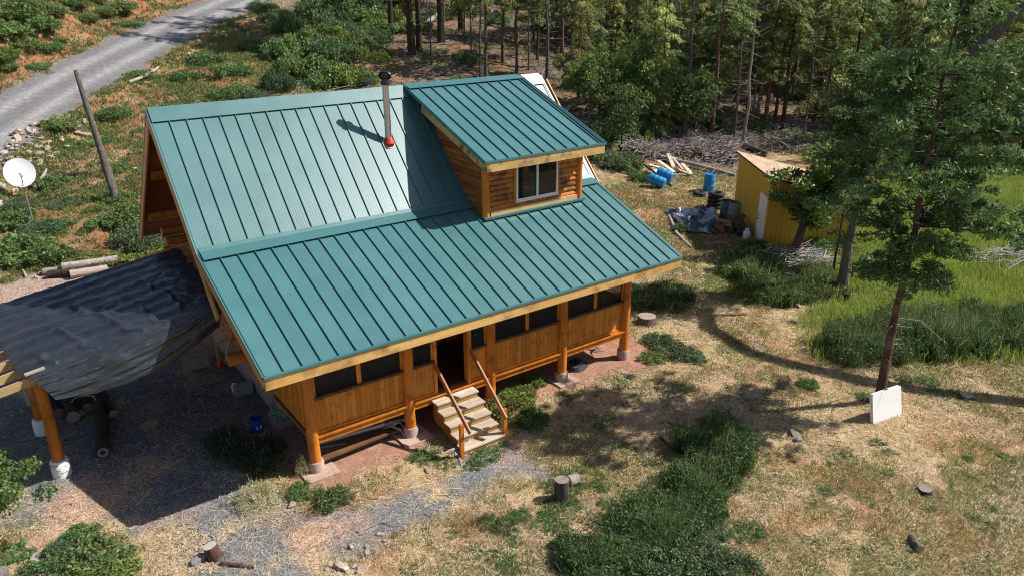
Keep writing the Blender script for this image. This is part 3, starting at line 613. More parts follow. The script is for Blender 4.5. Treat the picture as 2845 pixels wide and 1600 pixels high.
# plastic sheet: main plane over the rafters plus a flap hanging off the near edge
def lp(P, t):
    P = np.array(P, float); k = min(int(t*(len(P)-1)), len(P)-2); f = t*(len(P)-1)-k; return P[k]*(1-f)+P[k+1]*f
tl = on_y(63, 946, CE-.03); TB = [(-4.62, 8.45, 0), (.45, 8.2, 0)]; TC = [(tl[0], CE-.03, 0), (.32, CE-.03, 0)]
FB = [on_y(140, 1006, 3.12), on_y(230, 990, 3.15), on_y(320, 962, 3.2), on_y(412, 926, 3.28), on_y(480, 880, 3.4), on_y(552, 822, 3.5)]
nu, nv, nf = 130, 110, 34; Vt = []
for i in range(nu+1):
    u = i/nu
    for j in range(nv+1):
        p = lp(TB, u)*(1-j/nv)+lp(TC, u)*(j/nv); x, y = p[0], p[1]
        ph = (y-CE)/.61; sag = .05*math.sin(math.pi*ph)**2*ss(0, .3, y-CE)
        z = zc(x)-.02-sag
        if x < -3.2: x += .05*math.sin(y*9)+.03*math.sin(y*23)
        Vt.append((x, y, z))
    for j in range(1, nf+1):
        t = j/nf; a = lp(TC, u); a = np.array([a[0], a[1], zc(a[0])-.02]); c = lp(FB, u); p = a*(1-t)+c*t; p[1] -= .10*math.sin(math.pi*t)*.6; p[2] += .10*math.sin(math.pi*t)
        Vt.append(tuple(p))
Vt = np.array(Vt); s_ = np.arange(len(Vt)) % (nv+nf+1); fl = s_ > nv
xx, yy = Vt[:, 0], Vt[:, 1]
Vt[:, 2] += (fbm(xx*1.3, yy*2.2, 71, 5)-.5)*.05+(np.abs(fbm(xx*2.5+yy, yy*3-xx*.7, 72, 4)-.5)-.1)*-.10*(~fl)+0
fs = np.clip((s_-nv)/nf, 0, 1); fan = (fs+.15)*5.5+(xx+3.9)*.9; fold = np.abs(fbm(xx*.9+fs, fan*1.3-xx*.5, 74, 3)-.5)*2; Vt[:, 1] -= np.where(fl, (.5-fold)*.085*ss(0, .2, fs)*ss(1.15, .8, fs), 0); Vt[:, 2] += np.where(fl, (.5-np.abs(fbm(xx*1.4-fs*1.2, fan*1.5+xx*.8, 76, 3)-.5)*2)*.045*ss(0, .2, fs), 0)
for (x0, y0, x1, y1, h) in ((-2.6, 6.6, -1.6, 3.6, .07), (-3.1, 5.4, -2.55, 3.7, .05), (-1.5, 6.0, -1.1, 3.6, .04), (-3.5, 4.3, -3.4, 3.6, .09), (-.9, 6.6, -.5, 4, .04)):   # raised folds
    t = np.clip(((xx-x0)*(x1-x0)+(yy-y0)*(y1-y0))/((x1-x0)**2+(y1-y0)**2), 0, 1); dd = np.hypot(xx-x0-t*(x1-x0)-(vnoise(yy*3, yy*0, 79)-.5)*.25, yy-y0-t*(y1-y0)); Vt[:, 2] += h*np.exp(-(dd/.06)**2)
m_ = nv+nf+1
b = MB(); b.v = [tuple(p) for p in Vt]; b.f = [(i*m_+j, i*m_+j+1, (i+1)*m_+j+1, (i+1)*m_+j) for i in range(nu) for j in range(m_-1)]; b.r = [.5]*len(b.f); b.m = [0]*len(b.f)
o = b.build('plastic_sheet', M['tarp'], None, True); tag(o, 'black plastic sheet draped over the carport rafters, wrinkled and hanging at its near edge', 'tarp')
def solo(b, name, mats, label, cat, group=None, smooth=False, kind=None):
    o = b.build(name, mats, None, smooth); return tag(o, label, cat, group, kind)
p0, p1 = on_y(63, 946, CE-.02)+(0, 0, .03), on_y(113, 928, CE-.02)+(0, 0, .03)
solo(MB().beam(p0, p1, .10, .04), 'grey_batten', M['greywood'], 'short grey batten lying on the near left corner of the black plastic sheet', 'board')
# ------------------------------------------------------------------ yellow shed
A = np.array([23.2, 5.0, 0]); dS = np.array([.584, .812, 0]); eS = np.array([.812, -.584, 0]); LS, WS, HA, HB = 4.8, 3.5, 2.98, 2.05
g0 = tz(24, 6)
shed = thing('shed', 'mustard yellow wooden shed with tan shingle roof and white side door', 'shed', (A[0], A[1], g0))
def sp(d, e, z): return A+dS*d+eS*e+np.array([0, 0, g0+z])
b = MB(); b.prism([sp(0, 0, -.3), sp(0, WS, -.3), sp(0, WS, HB), sp(0, 0, HA)], dS*.06, .5)
k = 0
while k < WS: # vertical battens on the face turned to the cabin
    h = HA+(HB-HA)*k/WS; b.beam(sp(-.008, k+.1, 0), sp(-.008, k+.1, h-.03), .022, .02, tuple(dS), .4); k += .2
b.build('front_wall', M['yellow'], shed)
MB().prism([sp(.062, 0, -.3), sp(LS-.062, 0, -.3), sp(LS-.062, 0, HA), sp(.062, 0, HA)], eS*.06, .5).build('side_wall', M['yellow'], shed)
MB().prism([sp(.062, WS-.06, -.3), sp(LS-.062, WS-.06, -.3), sp(LS-.062, WS-.06, HB), sp(.062, WS-.06, HB)], eS*.06, .5).build('side_wall', M['yellow'], shed)
MB().prism([sp(LS-.06, 0, -.3), sp(LS-.06, WS, -.3), sp(LS-.06, WS, HB), sp(LS-.06, 0, HA)], dS*.06, .5).build('rear_wall', M['yellow'], shed)
b = MB(); ov = .14; sl = (HB-HA)/WS
R4 = [sp(-ov, -ov, HA-sl*ov+.05), sp(-ov, WS+ov, HB+sl*ov+.05), sp(LS+ov, WS+ov, HB+sl*ov+.05), sp(LS+ov, -ov, HA-sl*ov+.05)]
nr = 17
for i in range(nr):   # shingle courses, each lapping the next
    t0, t1 = i/nr, (i+1.12)/nr; a_, c_ = R4[0]*(1-t0)+R4[1]*t0, R4[0]*(1-t1)+R4[1]*t1; d_, f_ = R4[3]*(1-t0)+R4[2]*t0, R4[3]*(1-t1)+R4[2]*t1
    for q in range(18):
        s0, s1 = q/18+.0008, (q+1)/18-.0008; up = np.array([0, 0, .012]); b.slab(a_*(1-s0)+d_*s0, c_*(1-s0)+f_*s0+up, c_*(1-s1)+f_*s1+up, a_*(1-s1)+d_*s1, .012)
b.build('roof', M['shingle'], shed)
b = MB(); dn = np.array([0, 0, -.02]); b.slab(*[p+dn for p in R4], .05, .5); b.build('roof_edge', M['rubber'], shed)
b = MB(); b.prism([sp(.14, -.03, .03), sp(1.0, -.03, .03), sp(1.0, -.03, 2.05), sp(.14, -.03, 2.05)], eS*.028, .5); do = b.build('door', M['white'], shed)
b = MB()
for q in ((.08, .02, .14, 2.11), (1.0, .02, 1.06, 2.11), (.14, 2.05, 1.0, 2.11)): b.prism([sp(q[0], -.04, q[1]), sp(q[2], -.04, q[1]), sp(q[2], -.04, q[3]), sp(q[0], -.04, q[3])], eS*.038, .5)
b.build('door_frame', M['white'], do)
b = MB(); b.lathe([(0, -.03), (.035, -.02), (.035, .02), (0, .03)], tuple(sp(.88, -.06, .98)), 10, .5); b.lathe([(0, -.025), (.025, -.02), (.025, .02), (0, .025)], tuple(sp(.88, -.055, 1.13)), 10, .5); b.build('door_knob', M['black'], do)
# ------------------------------------------------------------------ folding table leaning on the tree
tb0, tb1 = at(2197, 1068), at(2268, 1043); up_ = np.array([0, 0, 1.]); ex = norm((tb1-tb0)*(1, 1, 0)); nb = np.cross(ex, up_)   # nb points to the camera side
W_, H_ = np.linalg.norm((tb1-tb0)[:2]), .80; zb = max(tb0[2], tb1[2])+.012; lean = norm(up_*1.0-nb*.24)
tabl = thing('folding_table', 'white folded plastic table standing on edge against the tall conifer trunk', 'table', (tb0[0], tb0[1], zb))
nn = np.cross(ex, lean)
def leaf(off, nm):
    b = MB(); o0 = np.array([tb0[0], tb0[1], zb])+nn*off; r = .05; pts = []
    for (cx_, cz_, a0) in ((r, r, 180), (W_-r, r, 270), (W_-r, H_-r, 0), (r, H_-r, 90)):
        for a in range(0, 91, 30): pts.append((cx_+r*math.cos(math.radians(a0+a)), cz_+r*math.sin(math.radians(a0+a))))
    b.prism([o0+ex*p+lean*q for p, q in pts], -nn*.042, .5); return b.build(nm, M['white'], tabl)
leaf(0, 'table_leaf'); leaf(-.052, 'table_leaf')
o0 = np.array([tb0[0], tb0[1], zb]); MB().beam(o0+ex*(W_*.44)+lean*(H_+.005)+nn*-.03, o0+ex*(W_*.56)+lean*(H_+.005)+nn*-.03, .03, .03).build('carry_handle', M['black'], tabl)
b = MB(); b.tube([o0+ex*.1+lean*.06-nn*.047, o0+ex*.1+lean*(H_-.06)-nn*.047], .012, 6); b.build('hinge_bar', M['galv'], tabl)
# ------------------------------------------------------------------ satellite dish
dp = at(86, 571); g = dp[2]; dsh = thing('satellite_dish', 'white satellite dish on a thin pole in the weeds left of the cabin', 'satellite dish', (dp[0], dp[1], g))
dist = np.linalg.norm(dp-CAM); pxm = FPX/PX/dist; hp = 95/pxm
MB().tube([(dp[0], dp[1], g-.1), (dp[0]-.03, dp[1], g+hp)], .03, 10).build('pole', M['galv'], dsh, True)
rr = 29/pxm; aim = norm(CAM-dp+np.array([2.5, -6, 6.])); hc = np.array([dp[0]-.05, dp[1], g+hp+rr*.78]); a_ = norm(np.cross(aim, (0, 0, 1))); b_ = np.cross(a_, aim)
V = []; F = []; n, k = 32, 7
for s in (0, 1):
    for j in range(k):
        for i in range(n):
            q = rr*(j+.02)/(k-1); t = 2*math.pi*i/n; V.append(hc+a_*q*math.cos(t)+b_*q*1.04*math.sin(t)+aim*(.16*rr*(q/rr)**2-.1*rr-s*.02))
for s in (0, 1):
    for j in range(k-1):
        for i in range(n):
            f = (s*n*k+j*n+i, s*n*k+j*n+(i+1) % n, s*n*k+(j+1)*n+(i+1) % n, s*n*k+(j+1)*n+i); F.append(f if s else f[::-1])
F += [((k-1)*n+i, (k-1)*n+(i+1) % n, n*k+(k-1)*n+(i+1) % n, n*k+(k-1)*n+i) for i in range(n)]
MB().add(V, F, .5).build('reflector', M['white'], dsh, True)
b = MB(); e0 = hc-b_*rr*.95; e1 = hc+aim*rr*.75-b_*rr*.35; b.beam(e0, e1, .03, .03); b.build('feed_arm', M['black'], dsh)
b = MB(); b.beam(e1-aim*.04, e1+aim*.10, .08, .08); b.build('feed_horn', M['greyplastic'], dsh)
MB().tube([(dp[0]-.03, dp[1], g+hp-.15), tuple(hc-aim*.14*rr)], .05, 8).build('mount', M['galv'], dsh)
# ------------------------------------------------------------------ logs, poles, stumps
def log(p, q, r0, r1, m, label, name='log', group=None, n=10, seg=7, bend=.03, cut='cut', cat='log', jit=.05):
    p = np.array(p, float); q = np.array(q, float); l = np.linalg.norm(q-p); s = np.array([random.uniform(-1, 1), random.uniform(-1, 1), random.uniform(-.4, .4)])*bend*l
    P = [p+(q-p)*t+s*math.sin(math.pi*t) for t in np.linspace(0, 1, seg)]
    return solo(MB().tube(P, list(np.linspace(r0, r1, seg)), n, None, 0, 1, jit), name, [M[m], M[cut]], label, cat, group, True)
def lz(u, v, r): p = at(u, v); return p+np.array([0, 0, r*.9])
b0 = at(300, 517); dd_ = np.linalg.norm(b0-CAM); d = ray(190, 178); top = CAM+d*(dd_+1.2)/1.0
log(b0-(0, 0, .3), top, .20, .09, 'barkgrey', 'tall bare grey dead trunk leaning left near the gravel road', 'bare_tree', seg=10, bend=.012, cat='dead tree', jit=.08)
LP = [((112, 692), (190, 682), .14, 'greywood', 'grey log with its end furthest left at the edge of the gravel behind the sheet'), ((124, 699), (182, 696), .15, 'bark', 'short dark log in front of the stacked logs behind the black sheet'), ((159, 689), (300, 668), .16, 'deadwood', 'long pale log lying on top of two others behind the black sheet'), ((178, 700), (272, 684), .16, 'greywood', 'grey log half hidden by the upper edge of the black sheet')]
for i, (p, q, r, m, t) in enumerate(LP): log(lz(*p, r+.14*(i == 2)), lz(*q, r+.14*(i == 2)), r, r*.9, m, t)
# log pile under the carport
pile = [((151, 1052), -.05, 2.4, .15, 'round log left of the roped bundle under the carport'), ((188, 1062), .1, 2.5, .17, 'thick log in the rope of the bundle under the carport'), ((206, 1046), .12, 2.4, .10, 'thin log between two thick ones under the carport'), ((224, 1038), .15, 2.3, .15, 'log at the right end of the roped bundle under the carport'), ((174, 1048), .05, 2.3, .12, 'second log from the left in the row under the carport'), ((287, 1050), .1, 1.6, .12, 'short log apart from the bundle, rightmost under the carport')]
for (p, dx, ln, r, t) in pile:
    a = lz(*p, r); log(a, a+np.array([-.12+dx, ln, .02]), r, r*.92, 'bark', t, cut='greywood')
a = lz(262, 1150, .16); c = lz(238, 990, .16); log(a, c, .165, .15, 'bark', 'long dark hollow ended log jutting from under the carport toward the camera', cut='bark')
o = MB(); e = norm(c-a); o.torus(a-e*.005, .095, .035, e, 16, 6); solo(o, 'log_ring', M['greywood'], 'pale ring of bark on the end of the long jutting log', 'bark ring')
b = MB(); P = [np.array([at(*q)[0], at(*q)[1], at(*q)[2]+h]) for q, h in (((176, 1040), .22), ((195, 1030), .36), ((222, 1022), .34), ((243, 1025), .36), ((252, 1040), .18))]
solo(b.tube(P, .016, 6), 'rope', M['lumber'], 'pale rope looped over the logs under the carport', 'rope', None, True)
def stump(u, v, r, h, label, m='barkgrey', top='greywood', tilt=(0, 0), n=16, root=.15, name='stump'):
    p = at(u, v); t = np.array([tilt[0], tilt[1], 0])
    V = [p+(0, 0, -.1), p+(0, 0, .03), p+t*.5+(0, 0, h*.5), p+t+(0, 0, h)]
    return solo(MB().tube(V, [r*(1+root*1.3), r*(1+root), r*1.02, r*.97], n, None, 0, 1, .05), name, [M[m], M[top]], label, 'stump', None, True)
stump(1412, 1254, .16, .52, 'upright weathered chopping block standing in the grass in front of the stairs', name='chopping_block', root=.0)
a = at(1432, 1222)+np.array([0, 0, .13]); c = at(1455, 1215)+np.array([0, 0, .13]); log(a, c, .135, .13, 'deadwood', 'short pale split log lying beside the upright chopping block', cut='cutpale')
stump(1627, 812, .30, .26, 'wide cracked grey stump at the right rear corner of the porch', root=.2)
stump(2430, 1000, .17, .10, 'low dark stump right of the white folding table', top='greywood')
stump(2375, 893, .16, .24, 'left one of the two dark stumps in front of the tall grass', 'bark', tilt=(-.1, 0)); stump(2466, 897, .18, .22, 'right one of the two dark stumps in front of the tall grass', 'bark')
stump(2325, 1237, .15, .10, 'small dark stump in the open grass below the folding table', 'bark'); stump(2127, 765, .09, .42, 'thin broken stub standing at the edge of the straw patch', 'bark', 'bark')
s1 = at(543, 1400); stump(543, 1402, .14, .30, 'pale topped stump at the lower edge of the gravel drive', 'barkred', 'cutpale', (-.06, .05))
stump(1980, 712, .22, .42, 'dark rotten stump in the weeds below the oak by the shed', 'bark', 'bark', root=.3)
a = lz(556, 1420, .05); c = lz(642, 1428, .05); log(a, c, .05, .04, 'barkred', 'reddish stick lying on the gravel right of the pale topped stump', 'stick', cat='stick')
a = lz(2020, 700, .10); c = lz(2093, 648, .14); log(a, c, .13, .10, 'deadwood', 'bleached birch coloured log pointing right in the weeds beside the shed', cut='cutpale')
a = lz(2290, 1360, .1); c = lz(2312, 1390, .1); log(a, c, .09, .08, 'barkgrey', 'short grey log piece in the grass at the lower right', cut='cut')
a = lz(1683, 545, .05); m_ = lz(1702, 590, .05); c = lz(1738, 625, .05); solo(MB().tube([a, m_, c], [.07, .09, .04], 8, None, 0, None, .1), 'driftwood_slab', M['deadwood'], 'long curved bleached slab lying on red ground near the roof corner', 'log', None, True)
for (p, q, r0, r1, m, t) in [((1560, 368), (1690, 470), .10, .05, 'barkgrey', 'thin fallen pole sloping down to the blue barrels'), ((1770, 345), (1868, 405), .16, .12, 'bark', 'fallen trunk lying across the slash left of the shed'), ((1655, 400), (1850, 445), .12, .09, 'deadwood', 'long grey fallen pole behind the upright blue barrel'), ((1640, 352), (1745, 372), .16, .12, 'barkgrey', 'dark fallen log along the top of the slash pile'), ((1868, 372), (1930, 395), .18, .14, 'bark', 'dark fallen log resting just above the shed roof'), ((930, 62), (1075, 88), .18, .12, 'deadwood', 'grey fallen log propped across the brush at the forest edge'), ((905, 35), (1000, 42), .12, .08, 'deadwood', 'pale fallen log high in the shrubs near the road'), ((1060, 78), (1105, 40), .22, .2, 'deadwood', 'thick pale fallen log leaning uphill behind the first trees'), ((1290, 100), (1345, 42), .14, .07, 'deadwood', 'pale leaning dead stem among the trees above the ridge'), ((325, 212), (400, 172), .11, .07, 'greywood', 'grey log lying on the red slope below the road'), ((128, 450), (225, 440), .12, .09, 'bark', 'dark fallen branch lying right of the satellite dish'), ((88, 480), (118, 430), .10, .06, 'deadwood', 'pale broken branch leaning behind the satellite dish'), ((215, 20), (250, 62), .08, .04, 'greywood', 'grey dead branch on the cut bank above the road'), ((1210, 260), (1290, 300), .06, .04, 'deadwood', 'thin pale branch behind the cabin ridge'), ((48, 670), (66, 700), .06, .04, 'greywood', 'short grey branch at the weeds edge left of the logs'), ((1660, 1100), (1690, 1130), .04, .03, 'barkred', 'brown stick in the tree shadow right of the stairs'), ((1140, 1515), (1230, 1470), .03, .02, 'deadwood', 'pale stick at the lower edge below the drive')]:
    if t.startswith('pale stick at'): p, q = (900, 1340), (965, 1312)
    log(lz(*p, r0), lz(*q, r1), r0, r1, m, t if not t.startswith('pale stick at') else 'thin pale stick lying on the gravel in front of the stairs', 'fallen_log' if r0 > .07 else 'stick', seg=6, cat='log' if r0 > .07 else 'stick')
a = lz(1422, 285, .08); d = ray(1575, 160); c = CAM+d*(np.linalg.norm(a-CAM)+3.0); log(a, c, .12, .06, 'deadwood', 'bare grey dead trunk leaning diagonally right of the dormer', 'leaning_snag', cat='dead tree', seg=8)
# ------------------------------------------------------------------ barrels, tyres and junk beside the shed
def barrel(loc, axis, label, m='blue', h=.88, r=.29, open_=False, name='barrel', group=None):
    P = [(0, 0), (r*.93, 0), (r*.97, .03), (r, .10), (r, h*.30), (r*1.03, h*.32), (r*1.03, h*.35), (r, h*.37), (r, h*.63), (r*1.03, h*.65), (r*1.03, h*.68), (r, h*.70), (r, h-.10), (r*.97, h-.03), (r*.93, h)]
    P += [(r*.90, h), (r*.88, h*.15), (0, h*.15)] if open_ else [(r*.90, h), (r*.88, h-.03), (0, h-.03)]
    b = MB(); b.lathe(P, (0, 0, 0), 24, .5)
    if not open_: b.lathe([(0, h-.028), (.045, h-.028), (.045, h-.005), (0, h-.005)], (r*.6, 0, 0), 10, .5)
    axis = norm(axis); a = norm(np.cross(axis, (.3, 1, .2))); c = np.cross(axis, a); b.v = [tuple(np.array(loc)+a*v[0]+c*v[1]+axis*v[2]) for v in b.v]
    o = b.build(name, M[m], None, True, org=np.array(loc, float)); return tag(o, label, 'barrel', group)
p = at(1782, 481); barrel(p-(0, 0, .02), (.02, 0, 1), 'upright bright blue plastic barrel standing alone left of the shed', h=.95)
p = at(1668, 476); barrel(p+np.array([.1, .0, .27]), (-.35, .75, .22), 'tipped blue barrel nearest the camera in front of the lumber pile')
p = at(1692, 462); barrel(p+np.array([.05, .1, .29]), (-.35, .8, .25), 'tipped blue barrel lying behind another against the lumber pile')
for k, (u, v, du, dv, h) in enumerate([(1632, 440, 60, -8, .1), (1640, 425, 55, 18, .2), (1655, 415, 40, 30, .25), (1690, 408, 34, 40, .3), (1700, 430, 38, 16, .12), (1636, 418, 20, 26, .1), (1660, 405, 42, 6, .3), (1715, 418, 24, 28, .15), (1648, 448, 48, -22, .15), (1672, 442, 66, 2, .05), (1625, 432, 30, 12, .05), (1680, 400, 14, 34, .3)]):
    a = at(u, v)+(0, 0, h); c = at(u+du, v+dv)+(0, 0, h*.8+.06); c = a+(c-a)*min(1, 2.6/np.linalg.norm(c-a)); o = MB().beam(a, c, .22 if k % 3 else .13, .045)
    solo(o, 'plank', M['paleplank'], 'pale scrap plank in the loose lumber pile behind the tipped blue barrels', 'plank', 'planks of the scrap lumber pile')
def tyre(loc, label, R=.34, ax=(0, 0, 1)):
    o = MB(); o.torus(loc, R-.12, .125, ax, 26, 10, .5, .85); return solo(o, 'tyre', M['rubber'], label, 'tyre', None, True)
p = at(1760, 493); tyre(p+(0, 0, .10), 'single black tyre lying flat left of the tyre stack')
p = at(1798, 525); ps = 'bottom', 'third from the top', 'second from the top', 'top'
for k in range(4): tyre(p+np.array([.02*k, .01*k, .11+.20*k]), f'black tyre at the {ps[k]} of the stack beside the shed', .40)
p = at(1826, 548); barrel(p, (0, 0, 1), 'dull green barrel between the tyre stack and the grey bin', 'tealplastic', .85, .30, True, 'bin')
p = at(1843, 552); barrel(p+(0, 0, 0), (.05, 0, 1), 'grey open bin leaning against the yellow shed wall', 'greyplastic', .85, .33, True, 'bin')
# crumpled tarp heap
p0 = at(1732, 560); n = 46; V = []; F = []
c0, c1, c2, c3 = at(1676, 535), at(1800, 540), at(1818, 590), at(1730, 590)
for i in range(n):
    for j in range(n):
        s, t = i/(n-1), j/(n-1); q = (c0*(1-s)+c1*s)*(1-t)+(c3*(1-s)+c2*s)*t; k = ss(0, .25, min(s, 1-s, t, 1-t)+.08)
        V.append((q[0]+.2*(vnoise(s*9, t*9, 5)-.5), q[1]+.2*(vnoise(s*9, t*9, 6)-.5), tz(q[0], q[1])+.02+k*(.1+.55*float(fbm(np.array(s*5), np.array(t*5), 77, 5))**1.5+.12*abs(float(fbm(np.array(s*14), np.array(t*14), 78))-.5)*4)))
for i in range(n-1):
    for j in range(n-1): F.append((i*n+j, (i+1)*n+j, (i+1)*n+j+1, i*n+j+1))
solo(MB().add(V, F, .5), 'crumpled_tarp', M['tarp2'], 'crumpled silver and dark blue tarp heaped on the ground left of the shed', 'tarp', None, False)
p = at(1812, 583); a = .3; ca, sa = math.cos(a), math.sin(a); bx_ = MB(); s = .26
def rot(x, y, z): return (p[0]+x*ca-y*sa, p[1]+x*sa+y*ca, p[2]+z)
for q in (((-s, -s), (s, -s)), ((s, -s), (s, s)), ((s, s), (-s, s)), ((-s, s), (-s, -s))):
    (x0, y0), (x1, y1) = q; bx_.slab(rot(x0, y0, 0), rot(x1, y1, 0), rot(x1, y1, .36), rot(x0, y0, .36), .012)
    mx, my = (x0+x1)/2, (y0+y1)/2; ox, oy = mx*.9, my*.9; bx_.slab(rot(x0, y0, .36), rot(x1, y1, .36), rot(x1+ox, y1+oy, .44), rot(x0+ox, y0+oy, .44), .008)
bx_.slab(rot(-s, -s, .012), rot(s, -s, .012), rot(s, s, .012), rot(-s, s, .012), .01); solo(bx_, 'cardboard_box', M['cardboard'], 'open cardboard box among the junk beside the shed', 'box')
p = at(1877, 603); tk = thing('propane_tank', 'white propane cylinder near the door of the yellow shed', 'gas cylinder', tuple(p))
MB().lathe([(0, .02), (.11, .02), (.15, .08), (.155, .15), (.155, .30), (.13, .37), (.05, .40), (0, .40)], tuple(p), 20, .5).build('tank', M['white'], tk, True)
b = MB(); b.lathe([(.10, .36), (.105, .50), (.095, .50), (.09, .36)], tuple(p), 16, .5); b.build('collar', M['white'], tk, True); MB().lathe([(.11, 0), (.11, .06), (.10, .06), (.10, 0)], tuple(p), 16, .5).build('foot_ring', M['galv'], tk); MB().lathe([(0, .40), (.03, .40), (.03, .48), (0, .48)], tuple(p), 10).build('valve', M['galv'], tk)
# black garden tractor / trolley parts
p = at(1858, 590); mw = thing('garden_cart', 'black two wheeled cart tipped among the junk at the shed wall', 'cart', tuple(p))
q = p+np.array([0, 0, .27])
for s in (-.28, .28):
    cc = q+dS*s-eS*.1; b = MB(); b.torus(cc, .20, .07, eS, 22, 9, .5); b.build('wheel', M['rubber'], mw, True); MB().lathe([(0, -.03), (.13, -.03), (.13, .03), (0, .03)], (0, 0, 0), 14, .5)
    hb = MB(); hb.tube([cc-eS*.05, cc+eS*.05], .10, 12); hb.build('hub', M['galv'], mw, True)
b = MB(); b.beam(q-dS*.45+(0, 0, .12), q+dS*.35+(0, 0, .30), .5, .07, (0, 0, 1)); b.build('bed', M['black'], mw)
b = MB(); h0 = q+dS*.25-eS*.15+(0, 0, .2); h1 = at(1893, 545)+(0, 0, .5)
b.beam(h0+dS*.12, h1+dS*.12, .05, .05); b.beam(h0-dS*.12, h1-dS*.12, .05, .05); b.beam(h1-dS*.14, h1+dS*.14, .06, .05); b.build('handle', M['black'], mw)
# pink child's bike
p = at(2113, 610); bk = thing('kids_bike', 'pink children bike lying in the weeds beyond the shed', 'bike', tuple(p))
z0 = p+(0, 0, .22); e1 = np.array([.6, -.3, 0])
for s in (-1, 1):
    cc = z0+e1*.5*s; MB().torus(cc, .18, .025, (.3, .6, .6), 20, 7, .5).build('wheel', M['rubber'] if s < 0 else M['pink'], bk, True)
b = MB(); hs = z0+e1*.42+(0, 0, .35); st_ = z0-e1*.12+(0, 0, .35)
for u_, v_ in ((z0-e1*.5, st_), (z0-e1*.5, z0+(0, 0, .02)), (st_, z0), (z0, hs), (st_, hs), (hs, z0+e1*.5)): b.tube([u_, v_], .03, 7, .5)
b.build('frame', M['pink'], bk, True); b = MB(); b.tube([hs+(-.12, -.2, .12), hs+(0, 0, .08), hs+(.12, .2, .12)], .018, 7); b.build('handlebar', M['galv'], bk, True)
b = MB(); b.beam(st_+(0, 0, .08)-e1*.16, st_+(0, 0, .08)+e1*.16, .12, .05); b.build('saddle', M['white'], bk)
# wire frame rack in the weeds
p = at(2042, 672); q = [at(*x)+(0, 0, .35) for x in ((2020, 665), (2032, 645), (2075, 650), (2068, 672))]
rk = thing('wire_rack', 'grey metal frame with wire mesh lying in brush beside the shed oak', 'rack', tuple(p))
b = MB()
for i in range(4): b.tube([q[i], q[(i+1) % 4]], .03, 7)
b.build('frame', M['galv'], rk, True); b = MB()
for i in range(1, 9):
    t = i/9; b.tube([q[0]*(1-t)+q[1]*t, q[3]*(1-t)+q[2]*t], .006, 4); b.tube([q[0]*(1-t)+q[3]*t, q[1]*(1-t)+q[2]*t], .006, 4)
b.build('mesh', M['galv'], rk)
# ------------------------------------------------------------------ clutter by and under the porch
def pail(loc, r, h, m, name, label, cat):
    t = thing(name, label, cat, tuple(loc)); MB().lathe([(0, .0), (r*.86, .0), (r*.93, h*.6), (r, h), (r*1.04, h), (r*1.04, h-.03), (r*.97, h-.03), (r*.84, .02), (0, .02)][:5]+[(r*.96, h), (r*.82, .03), (0, .03)], tuple(loc), 22, .5).build('body', M[m], t, True); return t
p = at(648, 1084); bu = pail(p, .16, .40, 'bucket', 'bucket', 'blue plastic bucket with a white label on the shaded gravel', 'bucket')
b = MB(); tc = math.atan2(CAM[1]-p[1], CAM[0]-p[0])+.35
b.slab(*[(p[0]+.158*math.cos(tc+s*.45), p[1]+.158*math.sin(tc+s*.45), p[2]+.13+h) for s, h in ((-1, 0), (1, 0), (1, .09), (-1, .09))], .004, .5); lb = b.build('sticker', M['label'], bu)
b = MB()
for k in range(3): b.slab(*[(p[0]+.162*math.cos(tc+s*.3), p[1]+.162*math.sin(tc+s*.3), p[2]+.15+k*.022+h) for s, h in ((-1, 0), (1-.3*k, 0), (1-.3*k, .008), (-1, .008))], .003, .5)
b.build('print', M['ink'], lb)
b = MB(); b.tube([p+np.array([.165*math.cos(t), .165*math.sin(t), .37-.10*math.sin(t*1)]) for t in np.linspace(0, math.pi, 12)], .006, 5); b.build('handle', M['galv'], bu)
p = at(708, 1066); wt = thing('planter_tub', 'pale square tub planted with pale green weeds beside the porch corner', 'planter', tuple(p))
b = MB(); s = .24; b.prism([p+(-s, -s, 0), p+(s, -s, 0), p+(s, s, 0), p+(-s, s, 0)], (0, 0, .2)); b.prism([p+(-s-.03, -s-.03, .2), p+(s+.03, -s-.03, .2), p+(s+.03, s+.03, .2), p+(-s-.03, s+.03, .2)], (0, 0, .035)); b.build('tub', M['greystone'], wt)
n = 260; c = p+np.stack([rng.uniform(-.24, .24, n), rng.uniform(-.24, .24, n), rng.uniform(.2, .42, n)], 1)
me = bulk_mesh('plants', rhombs(c-p, unit(n)*.05, unit(n)*.02), 4, mixc((.12, .2, .12), (.3, .38, .3), rng.random(n))); o = link_mesh('plants', me, M['leaf'], wt, tuple(p))
p = at(612, 988); b = MB(); b.prism([p+(-.24, -.15, 0), p+(.24, -.15, 0), p+(.26, .16, 0), p+(-.22, .16, 0)], (0, 0, .26)); solo(b, 'storage_box', M['greyplastic'], 'pale grey storage box in the shade left of the porch', 'box')
p = at(592, 985); jug = thing('jug', 'white plastic jug beside the pale storage box in the shade', 'jug', tuple(p)); MB().lathe([(0, 0), (.085, 0), (.09, .2), (.04, .28), (.03, .30), (0, .30)], tuple(p), 14, .5).build('body', M['white'], jug, True); MB().lathe([(0, .30), (.035, .30), (.035, .34), (0, .34)], tuple(p), 10, .5).build('cap', M['redboot'], jug)
a = at(690, 1040); b = MB(); b.beam(a+(0, 0, .0), on_z(655, 965, 1.0), .14, .05, (1, 0, 0)); b.beam(a+(.05, .1, .35), a+(.7, .35, .5), .10, .05); solo(b, 'plank_trestle', M['greywood'], 'grey plank prop leaning against the left end of the porch', 'plank')
q = [on_z(541, 868, 1.0), on_z(578, 848, 1.05), at(570, 912)+(0, 0, .1), at(553, 928)+(0, 0, .1)]
